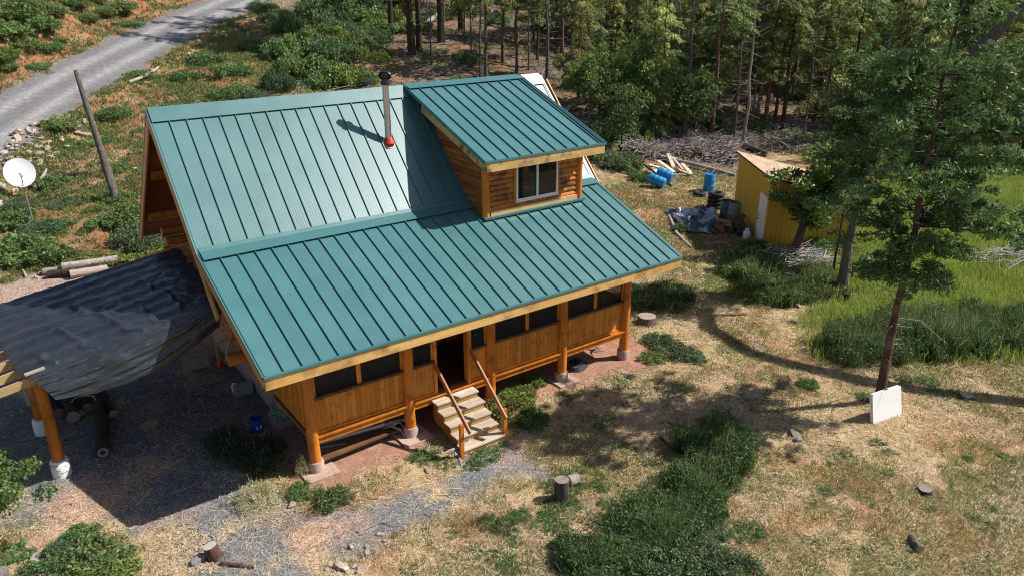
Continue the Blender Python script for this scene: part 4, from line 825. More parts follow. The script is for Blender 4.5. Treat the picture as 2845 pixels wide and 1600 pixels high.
b = MB(); b.beam(q[0], q[1], .07, .05); b.beam(q[1], q[2], .07, .05); b.beam(q[2], q[3], .07, .05); b.beam(q[3], q[0], .07, .05); b.beam(on_z(585, 835, 1.5), q[2], .06, .05); solo(b, 'wooden_frame', M['lumber'], 'open frame of pale boards standing in the shade under the roof edge', 'frame')
p = at(490, 925); b = MB(); b.slab(p+(-.35, -.2, .05), p+(.4, -.25, .05), p+(.45, .5, .55), p+(-.3, .55, .55), .02); solo(b, 'plywood_sheet', M['greywood'], 'tilted dusty plywood sheet in the shade beside the tarp', 'board')
p = at(553, 925); solo(MB().lathe([(0, 0), (.10, 0), (.14, .25), (.15, .28), (.12, .28), (0, .2)], tuple(p), 14), 'flower_pot', M['redboot'], 'dull terracotta pot below the open board frame', 'pot', None, True)
solo(MB().tube([(1.55, 1.5, .34), (3.75, 1.2, .36)], .075, 12, .5), 'grey_pipe', M['galv'], 'long grey pipe stored under the porch floor', 'pipe', None, True)
a, c = at(760, 1108), at(1010, 1072); solo(MB().beam((1.1, .98, .22), (3.9, 1.15, .2), .22, .05), 'stored_plank', M['brownwood'], 'dark plank stored below the grey pipe under the porch', 'plank')
solo(MB().beam(at(800, 1130)+(0, 0, .06), at(868, 1118)+(0, 0, .06), .10, .035), 'short_board', M['greywood'], 'short grey board lying on the red dirt beside the corner post', 'plank')
p = at(1447, 925); n = 18; V = []; F = []
for i in range(n):
    for j in range(10):
        t = 2*math.pi*i/n; h = j/9; r = .33*math.cos(h*1.5)*(.75+.5*vnoise(i*.9, j*.7, 3)); V.append(p+(r*1.3*math.cos(t), r*.8*math.sin(t), .24*math.sin(h*1.57)*(.7+.6*vnoise(i*.8, j, 4))))
for i in range(n):
    for j in range(9): F.append((i*10+j, ((i+1) % n)*10+j, ((i+1) % n)*10+j+1, i*10+j+1))
solo(MB().add(V, F, .5), 'black_bag', M['rubber'], 'slumped black bag lying behind the fourth porch post', 'bag')
def twigs(name, c, n, ln, r, m, label, cat, spread=.3, h=.15):
    b = MB()
    for i in range(n):
        a = np.array(c)+(random.gauss(0, spread), random.gauss(0, spread*.7), abs(random.gauss(0, h))); d = norm((random.gauss(0, 1), random.gauss(0, 1), random.gauss(0, .25)))*random.uniform(.4, 1)*ln
        k = a+d*.5+(random.gauss(0, .05), random.gauss(0, .05), .03); b.tube([a, k, a+d], [r, r*.8, r*.3], 5)
    return solo(b, name, M[m], label, cat, None, True)
twigs('kindling', at(1490, 872), 9, .6, .03, 'deadwood', 'small heap of pale kindling under the right end of the porch', 'kindling', .2, .06)
twigs('driftwood_root', at(1155, 1135), 7, .7, .05, 'deadwood', 'twisted grey driftwood root at the left foot of the stairs', 'driftwood', .12, .08)
twigs('driftwood_branch', at(1003, 1095)+(0, 0, .3), 8, .5, .035, 'deadwood', 'pale driftwood pieces leaning around the second porch post', 'driftwood', .15, .1)
# ------------------------------------------------------------------ labels of repeats: look + place, counted from the left as seen
ORDN = ['leftmost', 'second', 'third', 'fourth', 'fifth', 'sixth', 'seventh', 'eighth', 'ninth', 'tenth', 'eleventh', 'twelfth', 'thirteenth', 'fourteenth', 'fifteenth', 'sixteenth', 'seventeenth', 'eighteenth', 'nineteenth', 'twentieth']
def ordinal(i):
    if i < 20: return ORDN[i]
    t = ['twenty', 'thirty', 'forty', 'fifty', 'sixty', 'seventy', 'eighty', 'ninety'][(i+1)//10-2]; r = (i+1) % 10
    return (t[:-1]+'ieth') if r == 0 else t+'-'+['first', 'second', 'third', 'fourth', 'fifth', 'sixth', 'seventh', 'eighth', 'ninth'][r-1]
def number(objs):
    """objs: (object, point, look, zone): label = look, n-th from left, zone"""
    byk = {}
    for o, p, look, zone in objs: byk.setdefault((look, zone), []).append((proj(p)[0], o))
    for (look, zone), l in byk.items():
        l.sort(key=lambda t: t[0])
        for i, (u, o) in enumerate(l): o['label'] = f'{look} {zone}' if len(l) == 1 else f'{look}, {ordinal(i)}{" from left" if i else " one"} {zone}'
def copy_tree(o, loc, rz, sc, group=None):
    c = o.copy(); COL.objects.link(c); c.location = loc; c.rotation_euler = (0, 0, rz); c.scale = sc if hasattr(sc, '__len__') else (sc, sc, sc)
    for ch in o.children:
        k = ch.copy(); COL.objects.link(k); k.parent = c; k.matrix_parent_inverse = ch.matrix_parent_inverse
    if group: c['group'] = group
    return c
# ------------------------------------------------------------------ stones
import bmesh
def rock_mesh(sd):
    bm = bmesh.new(); bmesh.ops.create_icosphere(bm, subdivisions=2, radius=1); r = random.Random(sd)
    pl = [(norm((r.gauss(0, 1), r.gauss(0, 1), r.gauss(0, 1))), r.uniform(.4, .72)) for _ in range(11)]; s = (r.uniform(1., 1.6), r.uniform(.8, 1.2), r.uniform(.4, .8))
    for v in bm.verts:
        p = np.array(v.co)
        for n_, d_ in pl:
            k = p@n_-d_
            if k > 0: p = p-n_*k
        v.co = p*s
    me = bpy.data.meshes.new('stone'); bm.to_mesh(me); bm.free(); a = me.attributes.new('rnd', 'FLOAT', 'FACE'); a.data.foreach_set('value', np.full(len(me.polygons), r.random(), np.float32)); return me
RM = [rock_mesh(k) for k in range(7)]; RMG = [m.copy() for m in RM]
for m in RM: m.materials.append(M['stone'])
for m in RMG: m.materials.append(M['greystone'])
def rock(p, r, group, label=None, grey=False, name='stone'):
    o = bpy.data.objects.new(name, random.choice(RMG if grey else RM)); COL.objects.link(o); o.location = (p[0], p[1], tz(p[0], p[1])+r*.22); o.scale = (r, r, r*random.uniform(.8, 1.1)); o.rotation_euler = (random.uniform(-.3, .3), random.uniform(-.3, .3), random.uniform(0, 6.3))
    return tag(o, label, 'stone', group)
def in_poly(pts, n):
    P = poly(pts); out = []; lo, hi = P.min(0), P.max(0)
    while len(out) < n:
        q = rng.uniform(lo, hi, (200, 2)); k = pmask(P, q[:, 0], q[:, 1], .01) > .5; out += list(q[k])
    return np.array(out[:n])
for q in in_poly([(30, 335), (150, 290), (235, 318), (225, 350), (150, 390), (105, 440), (40, 500), (-40, 560), (-40, 420)], 175): rock(q, random.choice((.10, .12, .15, .18, .25))*random.uniform(.8, 1.2), 'rubble stones below the road', 'pale angular stone in the rubble heap below the road')
for q in in_poly([(400, 170), (480, 120), (560, 75), (640, 30), (650, 45), (560, 100), (470, 150)], 34): rock(q, random.uniform(.08, .24), 'stones along the road edge', 'small pale stone along the lower edge of the upper road')
for q in in_poly([(240, 500), (330, 330), (420, 330), (420, 450), (340, 560)], 16): rock(q, random.uniform(.08, .2), 'stones on the red slope', 'small pale stone on the weedy red slope beside the dead trunk')
for q in in_poly([(820, 1395), (900, 1370), (1010, 1345), (1020, 1365), (940, 1410), (880, 1460), (760, 1470)], 26): rock(q, random.uniform(.03, .10), 'stones along the drive edge', 'small pinkish stone along the lower edge of the gravel drive')
for q in in_poly([(350, 1340), (470, 1340), (520, 1449), (380, 1449)], 12): rock(q, random.uniform(.03, .08), 'stones among the wood chips', 'small stone among wood chips left of the pale topped stump')
for (u, v, r, lab, g) in [(215, 344, .38, 'large pale boulder on the weedy slope beside the dead trunk', 0), (105, 352, .25, 'pale stone at the road edge above the rubble heap', 0), (248, 352, .22, 'pale stone just right of the large boulder on the slope', 0), (330, 388, .2, 'pinkish stone standing upright right of the dead trunk', 0), (505, 1408, .2, 'flat grey stone leaning against the pale topped stump', 1), (5, 1445, .28, 'big pale grey boulder in the bottom left corner', 1), (92, 1412, .17, 'grey stone in the bush at the bottom left', 1), (2002, 812, .22, 'dark pointed stone in the straw patch under the trees', 1), (2005, 772, .2, 'flat grey stone at the top of the straw patch', 1), (1852, 1000, .11, 'left stone of a pair in the tree shadow', 0), (1871, 994, .13, 'right stone of a pair in the tree shadow', 0), (2002, 1095, .16, 'brown stone at the end of the trunk shadow', 0), (2006, 1108, .13, 'grey stone just below the brown one by the trunk shadow', 1), (1972, 1050, .08, 'small pale stone left of the folding table', 0), (1995, 975, .09, 'small grey stone left of the round grass tuft', 1), (1912, 668, .3, 'pale rounded rock in the weeds in front of the shed', 1), (1208, 1020, .2, 'pale rock beside the right foot of the stairs', 0), (1075, 1185, .1, 'reddish stone in the weeds left of the stairs', 0), (1395, 1250, .06, 'small white stone left of the chopping block', 0), (735, 1270, .12, 'orange stone behind the pale sage bush', 0), (860, 1428, .16, 'flat pink stone at the bottom edge of the drive', 0), (955, 1345, .08, 'pink stone standing in the gravel drive', 0), (100, 690, .14, 'red stone beside the end of the grey logs', 0), (90, 700, .12, 'pale stone on the gravel left of the logs', 0), (237, 406, .1, 'small pale stone left of the dead trunk', 0)]:
    rock(at(u, v), r, None, lab, bool(g), 'boulder' if r > .25 else 'stone')
# ------------------------------------------------------------------ foliage generators
def limb_trunk(b, H, r0, lean=(0, 0), n=9, seg=9, wob=.02, flare=1.25):
    P = []; R_ = []
    for t in np.linspace(0, 1, seg): P.append((lean[0]*t*t*H+random.gauss(0, wob)*H*.3*t*(1-t)*2, lean[1]*t*t*H+random.gauss(0, wob)*H*.3*t*(1-t)*2, H*t-.15*(t == 0))); R_.append(r0*(1-.88*t)*(flare if t == 0 else 1))
    b.tube(P, R_, n, None, 0, None, .04); return np.array(P)
def along(P, h): # trunk axis at height h
    return np.array([np.interp(h, P[:, 2], P[:, 0]), np.interp(h, P[:, 2], P[:, 1]), h])
def conifer(name, H, h0, Lm, nb, cards, r0, dark, light, bark='bark', hl=.14, hw=.03, lean=(0, 0), top=99, dead=20, droop=.45, seed=0, gap=.0, low=None, tuft=0, prof=None, bw=.018):
    global rng; rng = np.random.default_rng(100+seed); random.seed(200+seed)
    t = bpy.data.objects.new(name, None); COL.objects.link(t); ORG[t.name] = np.zeros(3); t['category'] = 'tree'
    b = MB(); P = limb_trunk(b, H, r0, lean, 10, 12); tr = b.build('trunk', M[bark], t, True)
    hs = h0+(H-h0-.2)*rng.random(nb)**(1.15); az = rng.random(nb)*6.283; fr = (hs-h0)/(H-h0)
    Lb = Lm*(1-fr**1.4)*(.55+.5*rng.random(nb))+.25
    if prof: Lb = Lm*(.25+.75*np.sin(np.pi*np.clip(prof+(1-prof)*fr, 0, 1))**.8)*(.5+.6*rng.random(nb))
    if low is not None: Lb *= np.where(fr < .18, low, 1)
    sidew = np.array([math.cos(seed*2.1), math.sin(seed*2.1)]); Lb *= 1+gap*(np.cos(az)*sidew[0]+np.sin(az)*sidew[1])
    rise = .12+.35*fr
    wgt = Lb**1.25*np.where(hs > 8.5, .38, 1.); wgt /= wgt.sum(); bi = rng.choice(nb, cards, p=wgt); N = cards
    tt = .12+.88*rng.random(N)**.7; L_ = Lb[bi]; d = np.stack([np.cos(az[bi]), np.sin(az[bi]), 0*tt], 1); s = np.stack([-d[:, 1], d[:, 0], 0*tt], 1)
    c0 = np.array([along(P, h) for h in hs])[bi]; lat = rng.normal(size=N)*.20*L_*(1.08-tt)**.8
    zz_ = rise[bi]*L_*tt-droop*L_*tt**2-np.abs(lat)*.25+rng.normal(size=N)*.05-np.abs(rng.normal(size=N))*.10
    c = c0+d*(L_*tt)[:, None]+s*lat[:, None]; c[:, 2] += zz_
    a = d*(.8+.4*rng.random(N))[:, None]+s*(np.sign(lat)*rng.random(N)*1.2)[:, None]; a[:, 2] += -.35-.6*rng.random(N); a /= np.linalg.norm(a, axis=1)[:, None]
    big = np.where(c[:, 2] > top, 1.5, 1.)*(.6+.8*rng.random(N)); bb = np.cross(a, unit(N, 1.5)); bb /= np.linalg.norm(bb, axis=1)[:, None]
    tone = np.clip(rng.random(nb)[bi]*.65+rng.random(N)*.45-.05, 0, 1); col = mixc(dark, light, tone)*(.8+.4*rng.random((N, 1)))
    CV = rhombs(c, a*(hl*big)[:, None], bb*(hw*big)[:, None], .1)
    if tuft:   # needles gathered in uneven tufts along the outer half of each branch
        k_ = rng.choice(nb, tuft, p=Lb/Lb.sum()); t_ = .3+.75*rng.random(tuft)**.8; l_ = Lb[k_]; dd = np.stack([np.cos(az[k_]), np.sin(az[k_]), 0*t_], 1); cc = np.array([along(P, h) for h in hs])[k_]+dd*(l_*t_)[:, None]+rng.normal(size=(tuft, 3))*np.array([.16, .16, .10]); cc[:, 2] += rise[k_]*l_*t_-droop*l_*t_**2
        CV, col = clumps(cc, rng.uniform(.13, .34, tuft), max(8, cards//tuft), hl, hw, dark, light, .7, .05)
    me = bulk_mesh('crown', CV, 4, col); o = link_mesh('crown', me, M['needle'], t, (0, 0, 0))
    # live and dead branch wood
    p = np.array([along(P, h) for h in hs]); e = p+np.stack([np.cos(az)*Lb*.8, np.sin(az)*Lb*.8, rise*Lb*.8-droop*Lb*.64], 1); V1 = stickV(p, e, np.full(nb, bw)*np.clip(Lb, .6, 3))
    hd = (.12+.75*rng.random(dead))*min(h0+3, H*.7)+.3; ad = rng.random(dead)*6.283; ld = (.4+1.1*rng.random(dead))*Lm*.45; pd = np.array([along(P, h) for h in hd]); ed = pd+np.stack([np.cos(ad)*ld, np.sin(ad)*ld, (rng.random(dead)-.65)*ld*.8], 1); md = (pd+ed)/2+np.stack([rng.normal(size=dead)*.08, rng.normal(size=dead)*.08, .12*ld], 1); ed[:, 2] -= .25*ld*rng.random(dead); V2 = np.concatenate([stickV(pd, md, np.full(dead, .016)), stickV(md, ed, np.full(dead, .009))])
    V = np.concatenate([V1, V2]); dc = mixc((.10, .08, .065), (.34, .31, .29), rng.random(dead)**1.5); col = np.concatenate([np.tile((.06, .045, .035), (nb, 1)), dc, dc])
    me = bulk_mesh('branches', V, 6, col, faces=STICKF); link_mesh('branches', me, M['dry'], t, (0, 0, 0))['kind'] = 'stuff'
    return t
def clumps(cen, rad, per, lh, lw, dark, light, flat=.8, up=.25):
    n = len(cen); N = n*per; ci = np.repeat(np.arange(n), per); d = unit(N); r = rad[ci]*(.35+.65*rng.random(N)**.5)
    c = cen[ci]+d*r[:, None]*np.array([1, 1, flat]); a = d*.6+unit(N)*.9; a[:, 2] += up; a /= np.linalg.norm(a, axis=1)[:, None]
    b = np.cross(a, unit(N)); b /= np.linalg.norm(b, axis=1)[:, None]; s = (.65+.7*rng.random(N))[:, None]
    tone = np.clip(rng.random(n)[ci]*.6+rng.random(N)*.5-.05, 0, 1); return rhombs(c, a*lh*s, b*lw*s, .15), mixc(dark, light, tone)*(.82+.36*rng.random((N, 1)))
def broadleaf(name, H, h0, R, ncl, per, r0, dark, light, lh=.07, lw=.045, lean=(0, 0), bark='bark', seed=0, limbs=7, rc=(.3, .6)):
    global rng; rng = np.random.default_rng(300+seed); random.seed(400+seed)
    t = bpy.data.objects.new(name, None); COL.objects.link(t); ORG[t.name] = np.zeros(3); t['category'] = 'tree'
    b = MB(); P = limb_trunk(b, H*.85, r0, lean, 9, 8, .05); ends = []
    for k in range(limbs):
        h = random.uniform(h0*.8, H*.75); a = along(P, h); t_ = random.uniform(0, 6.28); l = R*random.uniform(.5, 1)*(1-.35*(h/H)); e = a+np.array([math.cos(t_)*l, math.sin(t_)*l, l*random.uniform(.2, .8)]); m_ = (a+e)/2+(0, 0, .1*l); b.tube([a, m_, e], [r0*.42, r0*.3, r0*.1], 6); ends += [e, m_]
    b.build('trunk', M[bark], t, True)
    ends = np.array(ends); k = rng.integers(0, len(ends), ncl); cen = ends[k]*.6+np.stack([rng.normal(size=ncl)*R*.42, rng.normal(size=ncl)*R*.42, h0+(H-h0)*rng.random(ncl)], 1)*np.array([1, 1, .4])
    cen[:, 2] = np.clip(cen[:, 2], h0, H); cen[:, :2] += np.outer((cen[:, 2]/H)**2*H, np.array(lean))*1.0
    V, col = clumps(cen, rng.uniform(rc[0], rc[1], ncl), per, lh, lw, dark, light); me = bulk_mesh('crown', V, 4, col); link_mesh('crown', me, M['leaf'], t, (0, 0, 0)); return t
def bush_mesh(R, H, ncl, per, lh, lw, dark, light, seed, stems=14, stemcol=(.2, .15, .12), up=.3, rc=.3):
    global rng; rng = np.random.default_rng(500+seed)
    th = rng.random(ncl)*6.283; rr_ = R*np.sqrt(rng.random(ncl)); cen = np.stack([np.cos(th)*rr_, np.sin(th)*rr_, H*(.2+.75*rng.random(ncl))*(1-.6*(rr_/R)**2)], 1)
    V, col = clumps(cen, rng.uniform(.5, 1., ncl)*rc*R, per, lh, lw, dark, light, .9, up); V[:, :, 2] = np.maximum(V[:, :, 2], .01)
    ns = stems; a = rng.random(ns)*6.283; e = np.stack([np.cos(a)*R*.8*rng.random(ns), np.sin(a)*R*.8*rng.random(ns), H*(.6+.5*rng.random(ns))], 1); S = stickV(e*.05, e, np.full(ns, .012)); me = bulk_mesh('bush', V, 4, col)
    # stems as four-sided leaves of the same mesh would float: keep them in a second mesh joined below
    m2 = bulk_mesh('stems', S, 6, np.tile(stemcol, (ns, 1)), faces=STICKF); bm = bmesh.new(); bm.from_mesh(me); bm.from_mesh(m2); bm.to_mesh(me); bm.free(); me.materials.append(M['leaf']); return me
# conifer and oak kinds of the forest
G1, G2 = (.034, .056, .018), (.155, .18, .06); Y1, Y2 = (.065, .085, .026), (.23, .235, .075)
KC = [conifer('fir_tree', 13, 3.6, 2.2, 80, 8000, .145, G1, G2, 'bark', .13, .03, top=12, seed=1, gap=.3, low=.7, tuft=170, droop=.3), conifer('cedar_tree', 11.5, 1.9, 1.9, 95, 7500, .12, Y1, Y2, 'barkred', top=12, seed=2, gap=.35), conifer('fir_tree', 12.5, 5.2, 1.9, 60, 5600, .13, G1, (.12, .15, .04), 'barkgrey', .13, .03, top=12, seed=3, gap=.3, dead=34, tuft=120, droop=.3), conifer('cedar_tree', 9.5, 1.0, 1.7, 100, 8000, .09, Y1, (.16, .18, .04), 'bark', top=12, seed=4, gap=.3), conifer('fir_tree', 14.5, 6.5, 2.1, 60, 4600, .165, G1, G2, 'barkred', top=13, seed=5, gap=.4, dead=30), conifer('fir_tree', 6.5, .7, 1.25, 90, 6500, .08, G1, (.09, .12, .03), 'bark', seed=6, gap=.25)]
KC.append(conifer('fir_tree', 24, 12.5, 2.9, 110, 9000, .27, G1, G2, 'bark', top=99, seed=8, gap=.2, dead=30, droop=.3))
KO = [broadleaf('oak_tree', 6, 1.6, 1.8, 60, 85, .09, (.035, .065, .018), (.13, .19, .045), .085, .05, (.02, .01), 'barkgrey', 1), broadleaf('oak_tree', 4.5, .8, 1.6, 55, 85, .06, (.03, .055, .018), (.11, .16, .05), .08, .048, (-.02, .02), 'bark', 2), broadleaf('oak_tree', 8, 2.5, 2.2, 70, 90, .12, (.04, .07, .016), (.15, .21, .05), .09, .055, (.01, -.02), 'barkgrey', 3)]
SN = []
for k in range(3):
    random.seed(70+k); rng = np.random.default_rng(70+k); t = bpy.data.objects.new('dead_tree', None); COL.objects.link(t); ORG[t.name] = np.zeros(3); t['category'] = 'dead tree'
    b = MB(); H = (10, 11.5, 8)[k]; P = limb_trunk(b, H, (.09, .13, .16)[k], (.03*(k-1), .02), 8, 9, .03); b.build('trunk', M['barkgrey' if k != 1 else 'deadwood'], t, True)
    n = (60, 50, 30)[k]; hd = 1+(H-1.5)*rng.random(n); ad = rng.random(n)*6.283; ld = .4+1.2*rng.random(n); pd = np.array([along(P, h) for h in hd]); ed = pd+np.stack([np.cos(ad)*ld, np.sin(ad)*ld, (rng.random(n)-.5)*ld], 1)
    me = bulk_mesh('branches', stickV(pd, ed, np.full(n, .016)), 6, mixc((.12, .10, .085), (.36, .33, .3), rng.random(n)**1.5), faces=STICKF); link_mesh('branches', me, M['dry'], t, (0, 0, 0))['kind'] = 'stuff'; SN.append(t)
random.seed(9); rng = np.random.default_rng(9)
used = set(); TREES = []; TXY = []
def zone(u, d):
    row = 'front row' if d < 52 else ('middle rows' if d < 66 else 'far rows')
    side = 'behind the cabin ridge' if u < 1400 else ('behind the dormer' if u < 1720 else ('behind the shed' if u < 2150 else 'behind the meadow'))
    return f'in forest {row} {side}'
LOOK = {'fir_tree': 'dark green fir', 'cedar_tree': 'yellow green cedar', 'oak_tree': 'leafy young oak', 'dead_tree': 'bare grey dead tree'}
def plant(proto, x, y, sc, rz, group):
    z = tz(x, y); p = (x, y, z-.05)
    if proto.name in used: o = copy_tree(proto, p, rz, sc)
    else: used.add(proto.name); o = proto; o.location = p; o.rotation_euler.z = rz; o.scale = (sc, sc, sc)
    o['group'] = group; TXY.append((x, y)); d = math.hypot(x-CAM[0], y-CAM[1]); TREES.append((o, (x, y, z), LOOK[proto.name.split('.')[0]], zone(proj((x, y, z+2))[0], d))); return o
# the trunks that stand out in the photograph: base pixel, kind, size
for (u, v, k, s) in [(1036, 136, 6, 1.0), (1055, 130, 6, .9), (985, 88, 6, .85), (1110, 110, 6, 1.), (1160, 80, 6, .95), (1085, 168, 's0', .8), (1208, 198, 's0', 1.), (1222, 200, 2, 1.), (1186, 175, 's0', .9), (1265, 160, 4, .9), (1300, 190, 2, .9), (1330, 178, 's0', .9), (1412, 170, 4, 1.1), (1437, 205, 2, .9), (1352, 150, 0, .8), (1375, 240, 's2', 1.1), (1505, 305, 's0', .9), (1540, 300, 5, 1.), (1590, 330, 'o0', 1.), (1630, 345, 3, .8), (1720, 357, 's2', 1.4), (1745, 350, 'o1', 1.1), (1788, 351, 4, .95), (1845, 362, 's0', 1.), (1868, 366, 's1', 1.0), (1890, 330, 2, .8), (1923, 325, 4, 1.), (1965, 337, 0, 1.05), (1950, 300, 2, .9), (2020, 352, 's0', .9), (2065, 335, 2, .9), (2131, 294, 4, .95), (2100, 300, 's1', .8), (1562, 380, 'o1', 1.0), (1480, 330, 'o0', .9), (1455, 262, 1, .8), (1660, 300, 1, .9), (1700, 280, 3, 1.0), (1590, 270, 3, 1.), (1535, 235, 1, .9), (1800, 290, 1, .9), (1760, 300, 'o2', .9), (2180, 330, 'o0', 1.0), (2230, 360, 3, 1.0), (2300, 390, 1, .9), (2380, 395, 5, 1.2), (2440, 405, 3, 1.), (2500, 410, 1, 1.), (2560, 418, 3, 1.1), (2350, 350, 0, 1.), (2470, 370, 2, 1.), (2540, 370, 0, 1.), (2420, 330, 1, 1.)]:
    p = at(u, v); pr_ = SN[int(k[1])] if str(k)[0] == 's' else (KO[int(k[1])] if str(k)[0] == 'o' else KC[k])
    plant(pr_, p[0], p[1], s*random.uniform(.95, 1.05), random.uniform(0, 6.28), 'forest trees behind the cabin')
FP = poly([(1000, 100), (1040, -40), (1500, -45), (2000, -45), (2660, -40), (2680, 400), (2420, 390), (2230, 360), (2150, 310), (1900, 310), (1700, 310), (1560, 290), (1450, 290), (1380, 190)])
cand = rng.uniform(FP.min(0), np.minimum(FP.max(0), [95, 80]), (9000, 2)); cand = cand[pmask(FP, cand[:, 0], cand[:, 1], .01) > .5]
dens = fbm(cand[:, 0]*.12, cand[:, 1]*.12, 91); nadd = 0
for (x, y), dn_ in zip(cand, dens):
    if nadd >= 145: break
    if math.hypot(x-CAM[0], y-CAM[1]) > 92: continue
    A_ = np.array(TXY); dm = np.hypot(A_[:, 0]-x, A_[:, 1]-y).min(); u = proj((x, y, tz(x, y)))[0]
    if dm < (1.9 if dn_ > .5 else 3.0): continue
    r = random.random(); right = u > 1450
    pr_ = KC[random.choice((0, 1, 1, 2, 3, 3, 4, 5))] if r < (.60 if right else .55) else (random.choice(KO) if r < (.84 if right else .74) else random.choice(SN))
    if not right and pr_ in (KC[3], KC[5], KC[1]): pr_ = random.choice((KC[2], KC[4], SN[0], SN[1]))
    plant(pr_, x, y, random.uniform(.75, 1.15), random.uniform(0, 6.28), 'forest trees behind the cabin'); nadd += 1
for (x, y) in in_poly([(1400, 200), (1700, 330), (1900, 330), (2150, 320), (2300, 200), (2300, 40), (1500, 40)], 40): plant(random.choice(SN[:2]), x, y, random.uniform(.55, 1.0), random.uniform(0, 6.28), 'forest trees behind the cabin')
number(TREES)
# ------------------------------------------------------------------ single trees in the yard
def place(t, loc, label, cat='tree', rz=0, group=None): t.location = loc; t.rotation_euler.z = rz; return tag(t, label, cat, group)
p = at(2211, 1010)
t = conifer('conifer_tree', 10.4, 3.6, 2.5, 95, 40000, .125, (.012, .028, .012), (.075, .105, .032), 'barkred', .085, .020, (.0, .0), dead=40, droop=.25, seed=21, low=.6, gap=.2, tuft=570, prof=.26, bw=.011); place(t, tuple(p-(0, 0, .03)), 'tall dark conifer with bare reddish trunk behind the white folding table')
p = at(2115, 736)
t = conifer('conifer_tree', 9.0, 4.2, 1.75, 65, 15000, .20, (.012, .028, .011), (.075, .105, .03), 'barkgrey', .085, .020, (.02, -.01), dead=30, droop=.25, seed=22, low=.6, tuft=250, prof=.22, bw=.011); place(t, tuple(p-(0, 0, .03)), 'dark conifer with thick grey trunk at the edge of the meadow')
p = at(1998, 646)
t = broadleaf('oak_tree', 5.4, 1.5, 1.45, 95, 120, .20, (.028, .06, .014), (.12, .19, .04), 0.075, .045, (.22, -.16), 'barkgrey', 23, 10, (.25, .45)); place(t, tuple(p-(0, 0, .03)), 'bright green oak partly hiding the yellow shed')
p = at(2122, 770)
t = conifer('conifer_sapling', 4.2, 2.2, .5, 30, 500, .05, (.02, .035, .016), (.07, .1, .03), 'bark', .09, .03, seed=24, dead=25); place(t, tuple(at(2095, 690)-(0, 0, .03)), 'thin bare sapling beside the thick grey trunk')
p = at(8, 1345)
t = broadleaf('oak_sapling', 2.1, .25, 1.0, 110, 110, .04, (.04, .075, .02), (.15, .21, .07), .045, .028, (.08, .1), 'barkgrey', 25, 12, (.14, .28)); place(t, tuple(np.array([p[0]-.35, p[1]+.1, p[2]-.03])), 'leafy oak sapling at the left edge in front of the carport post')
# arching snag that enters from the right edge
sp_ = [(20.6, -9.6, -.1), (21.4, -9.2, 4), (22.6, -8.0, 8), (23.6, -5.9, 10.6), (23.75, -3.6, 10.3)]+[tuple(CAM+ray(u, v)*d_) for u, v, d_ in ((2576, 25, 30.3), (2538, 45, 30.2), (2500, 90, 30), (2460, 125, 30), (2420, 160, 30), (2385, 200, 29.8), (2350, 250, 29.5))]
sn = thing('arched_snag', 'arching dead trunk curving in from the right edge above the meadow', 'dead tree', sp_[0])
MB().tube(sp_, [.3, .28, .26, .24, .23, .215, .21, .2, .18, .16, .12, .06], 12, None, 0, None, .05).build('trunk', M['barkgrey'], sn, True)
MB().tube([tuple(CAM+ray(u, v)*29.9) for u, v in ((2488, 100), (2500, 118), (2506, 150), (2500, 185), (2480, 214))], [.10, .11, .075, .065, .03], 9, None, 0, None, .08).build('broken_limb', M['deadwood'], sn, True)
# trees standing just outside the right edge, whose shade falls into the picture
for k, (x, y, s) in enumerate(((22.6, -10.4, .72), (26.2, -9.0, .62))):
    o = copy_tree(KC[5], (x, y, tz(x, y)-.05), 1.3*k, s); o['group'] = 'trees beyond the right edge'; o['label'] = ('small fir outside the right edge, shading the grass below the stumps', 'small fir outside the right edge beside the meadow')[k]; o['category'] = 'tree'
# ------------------------------------------------------------------ bushes
BM = {'green': [bush_mesh(1, .75, 60, 60, .06, .036, (.042, .075, .024), (.15, .205, .068), k) for k in range(4)], 'dark': [bush_mesh(1, .7, 75, 75, .042, .026, (.035, .062, .03), (.11, .16, .072), 10+k) for k in range(3)], 'sage': [bush_mesh(1, 1.1, 50, 46, .04, .018, (.22, .22, .11), (.46, .42, .23), 20, 30, (.3, .25, .15), .8)], 'dry': [bush_mesh(1, .8, 34, 40, .05, .014, (.18, .09, .04), (.34, .22, .11), 24, 40, (.22, .12, .07), .9)], 'weed': [bush_mesh(1, .5, 46, 55, .06, .03, (.045, .085, .03), (.12, .19, .06), 30+k, 6) for k in range(3)], 'yellow': [bush_mesh(1, .9, 60, 60, .05, .033, (.05, .085, .02), (.20, .23, .05), 40+k) for k in range(2)]}
BLOOK = {'green': 'round green leafy bush', 'dark': 'dense dark green shrub with tiny leaves', 'sage': 'pale sage bush', 'dry': 'dry reddish brown bush', 'weed': 'low green weed clump', 'yellow': 'yellow green leafy bush'}
BS = []
def bush(u, v, kind, r, h=1., zn=None, p=None):
    p = at(u, v) if p is None else p; o = bpy.data.objects.new('weed_clump' if kind == 'weed' else 'bush', random.choice(BM[kind])); COL.objects.link(o); o.location = (p[0], p[1], tz(p[0], p[1])-.03); o.scale = (r, r*random.uniform(.8, 1.15), r*h); o.rotation_euler.z = random.uniform(0, 6.28)
    o['category'] = 'bush' if kind != 'weed' else 'weeds'; o['group'] = {'weed': 'weed clumps'}.get(kind, 'bushes'); BS.append((o, tuple(p), BLOOK[kind], zn)); return o
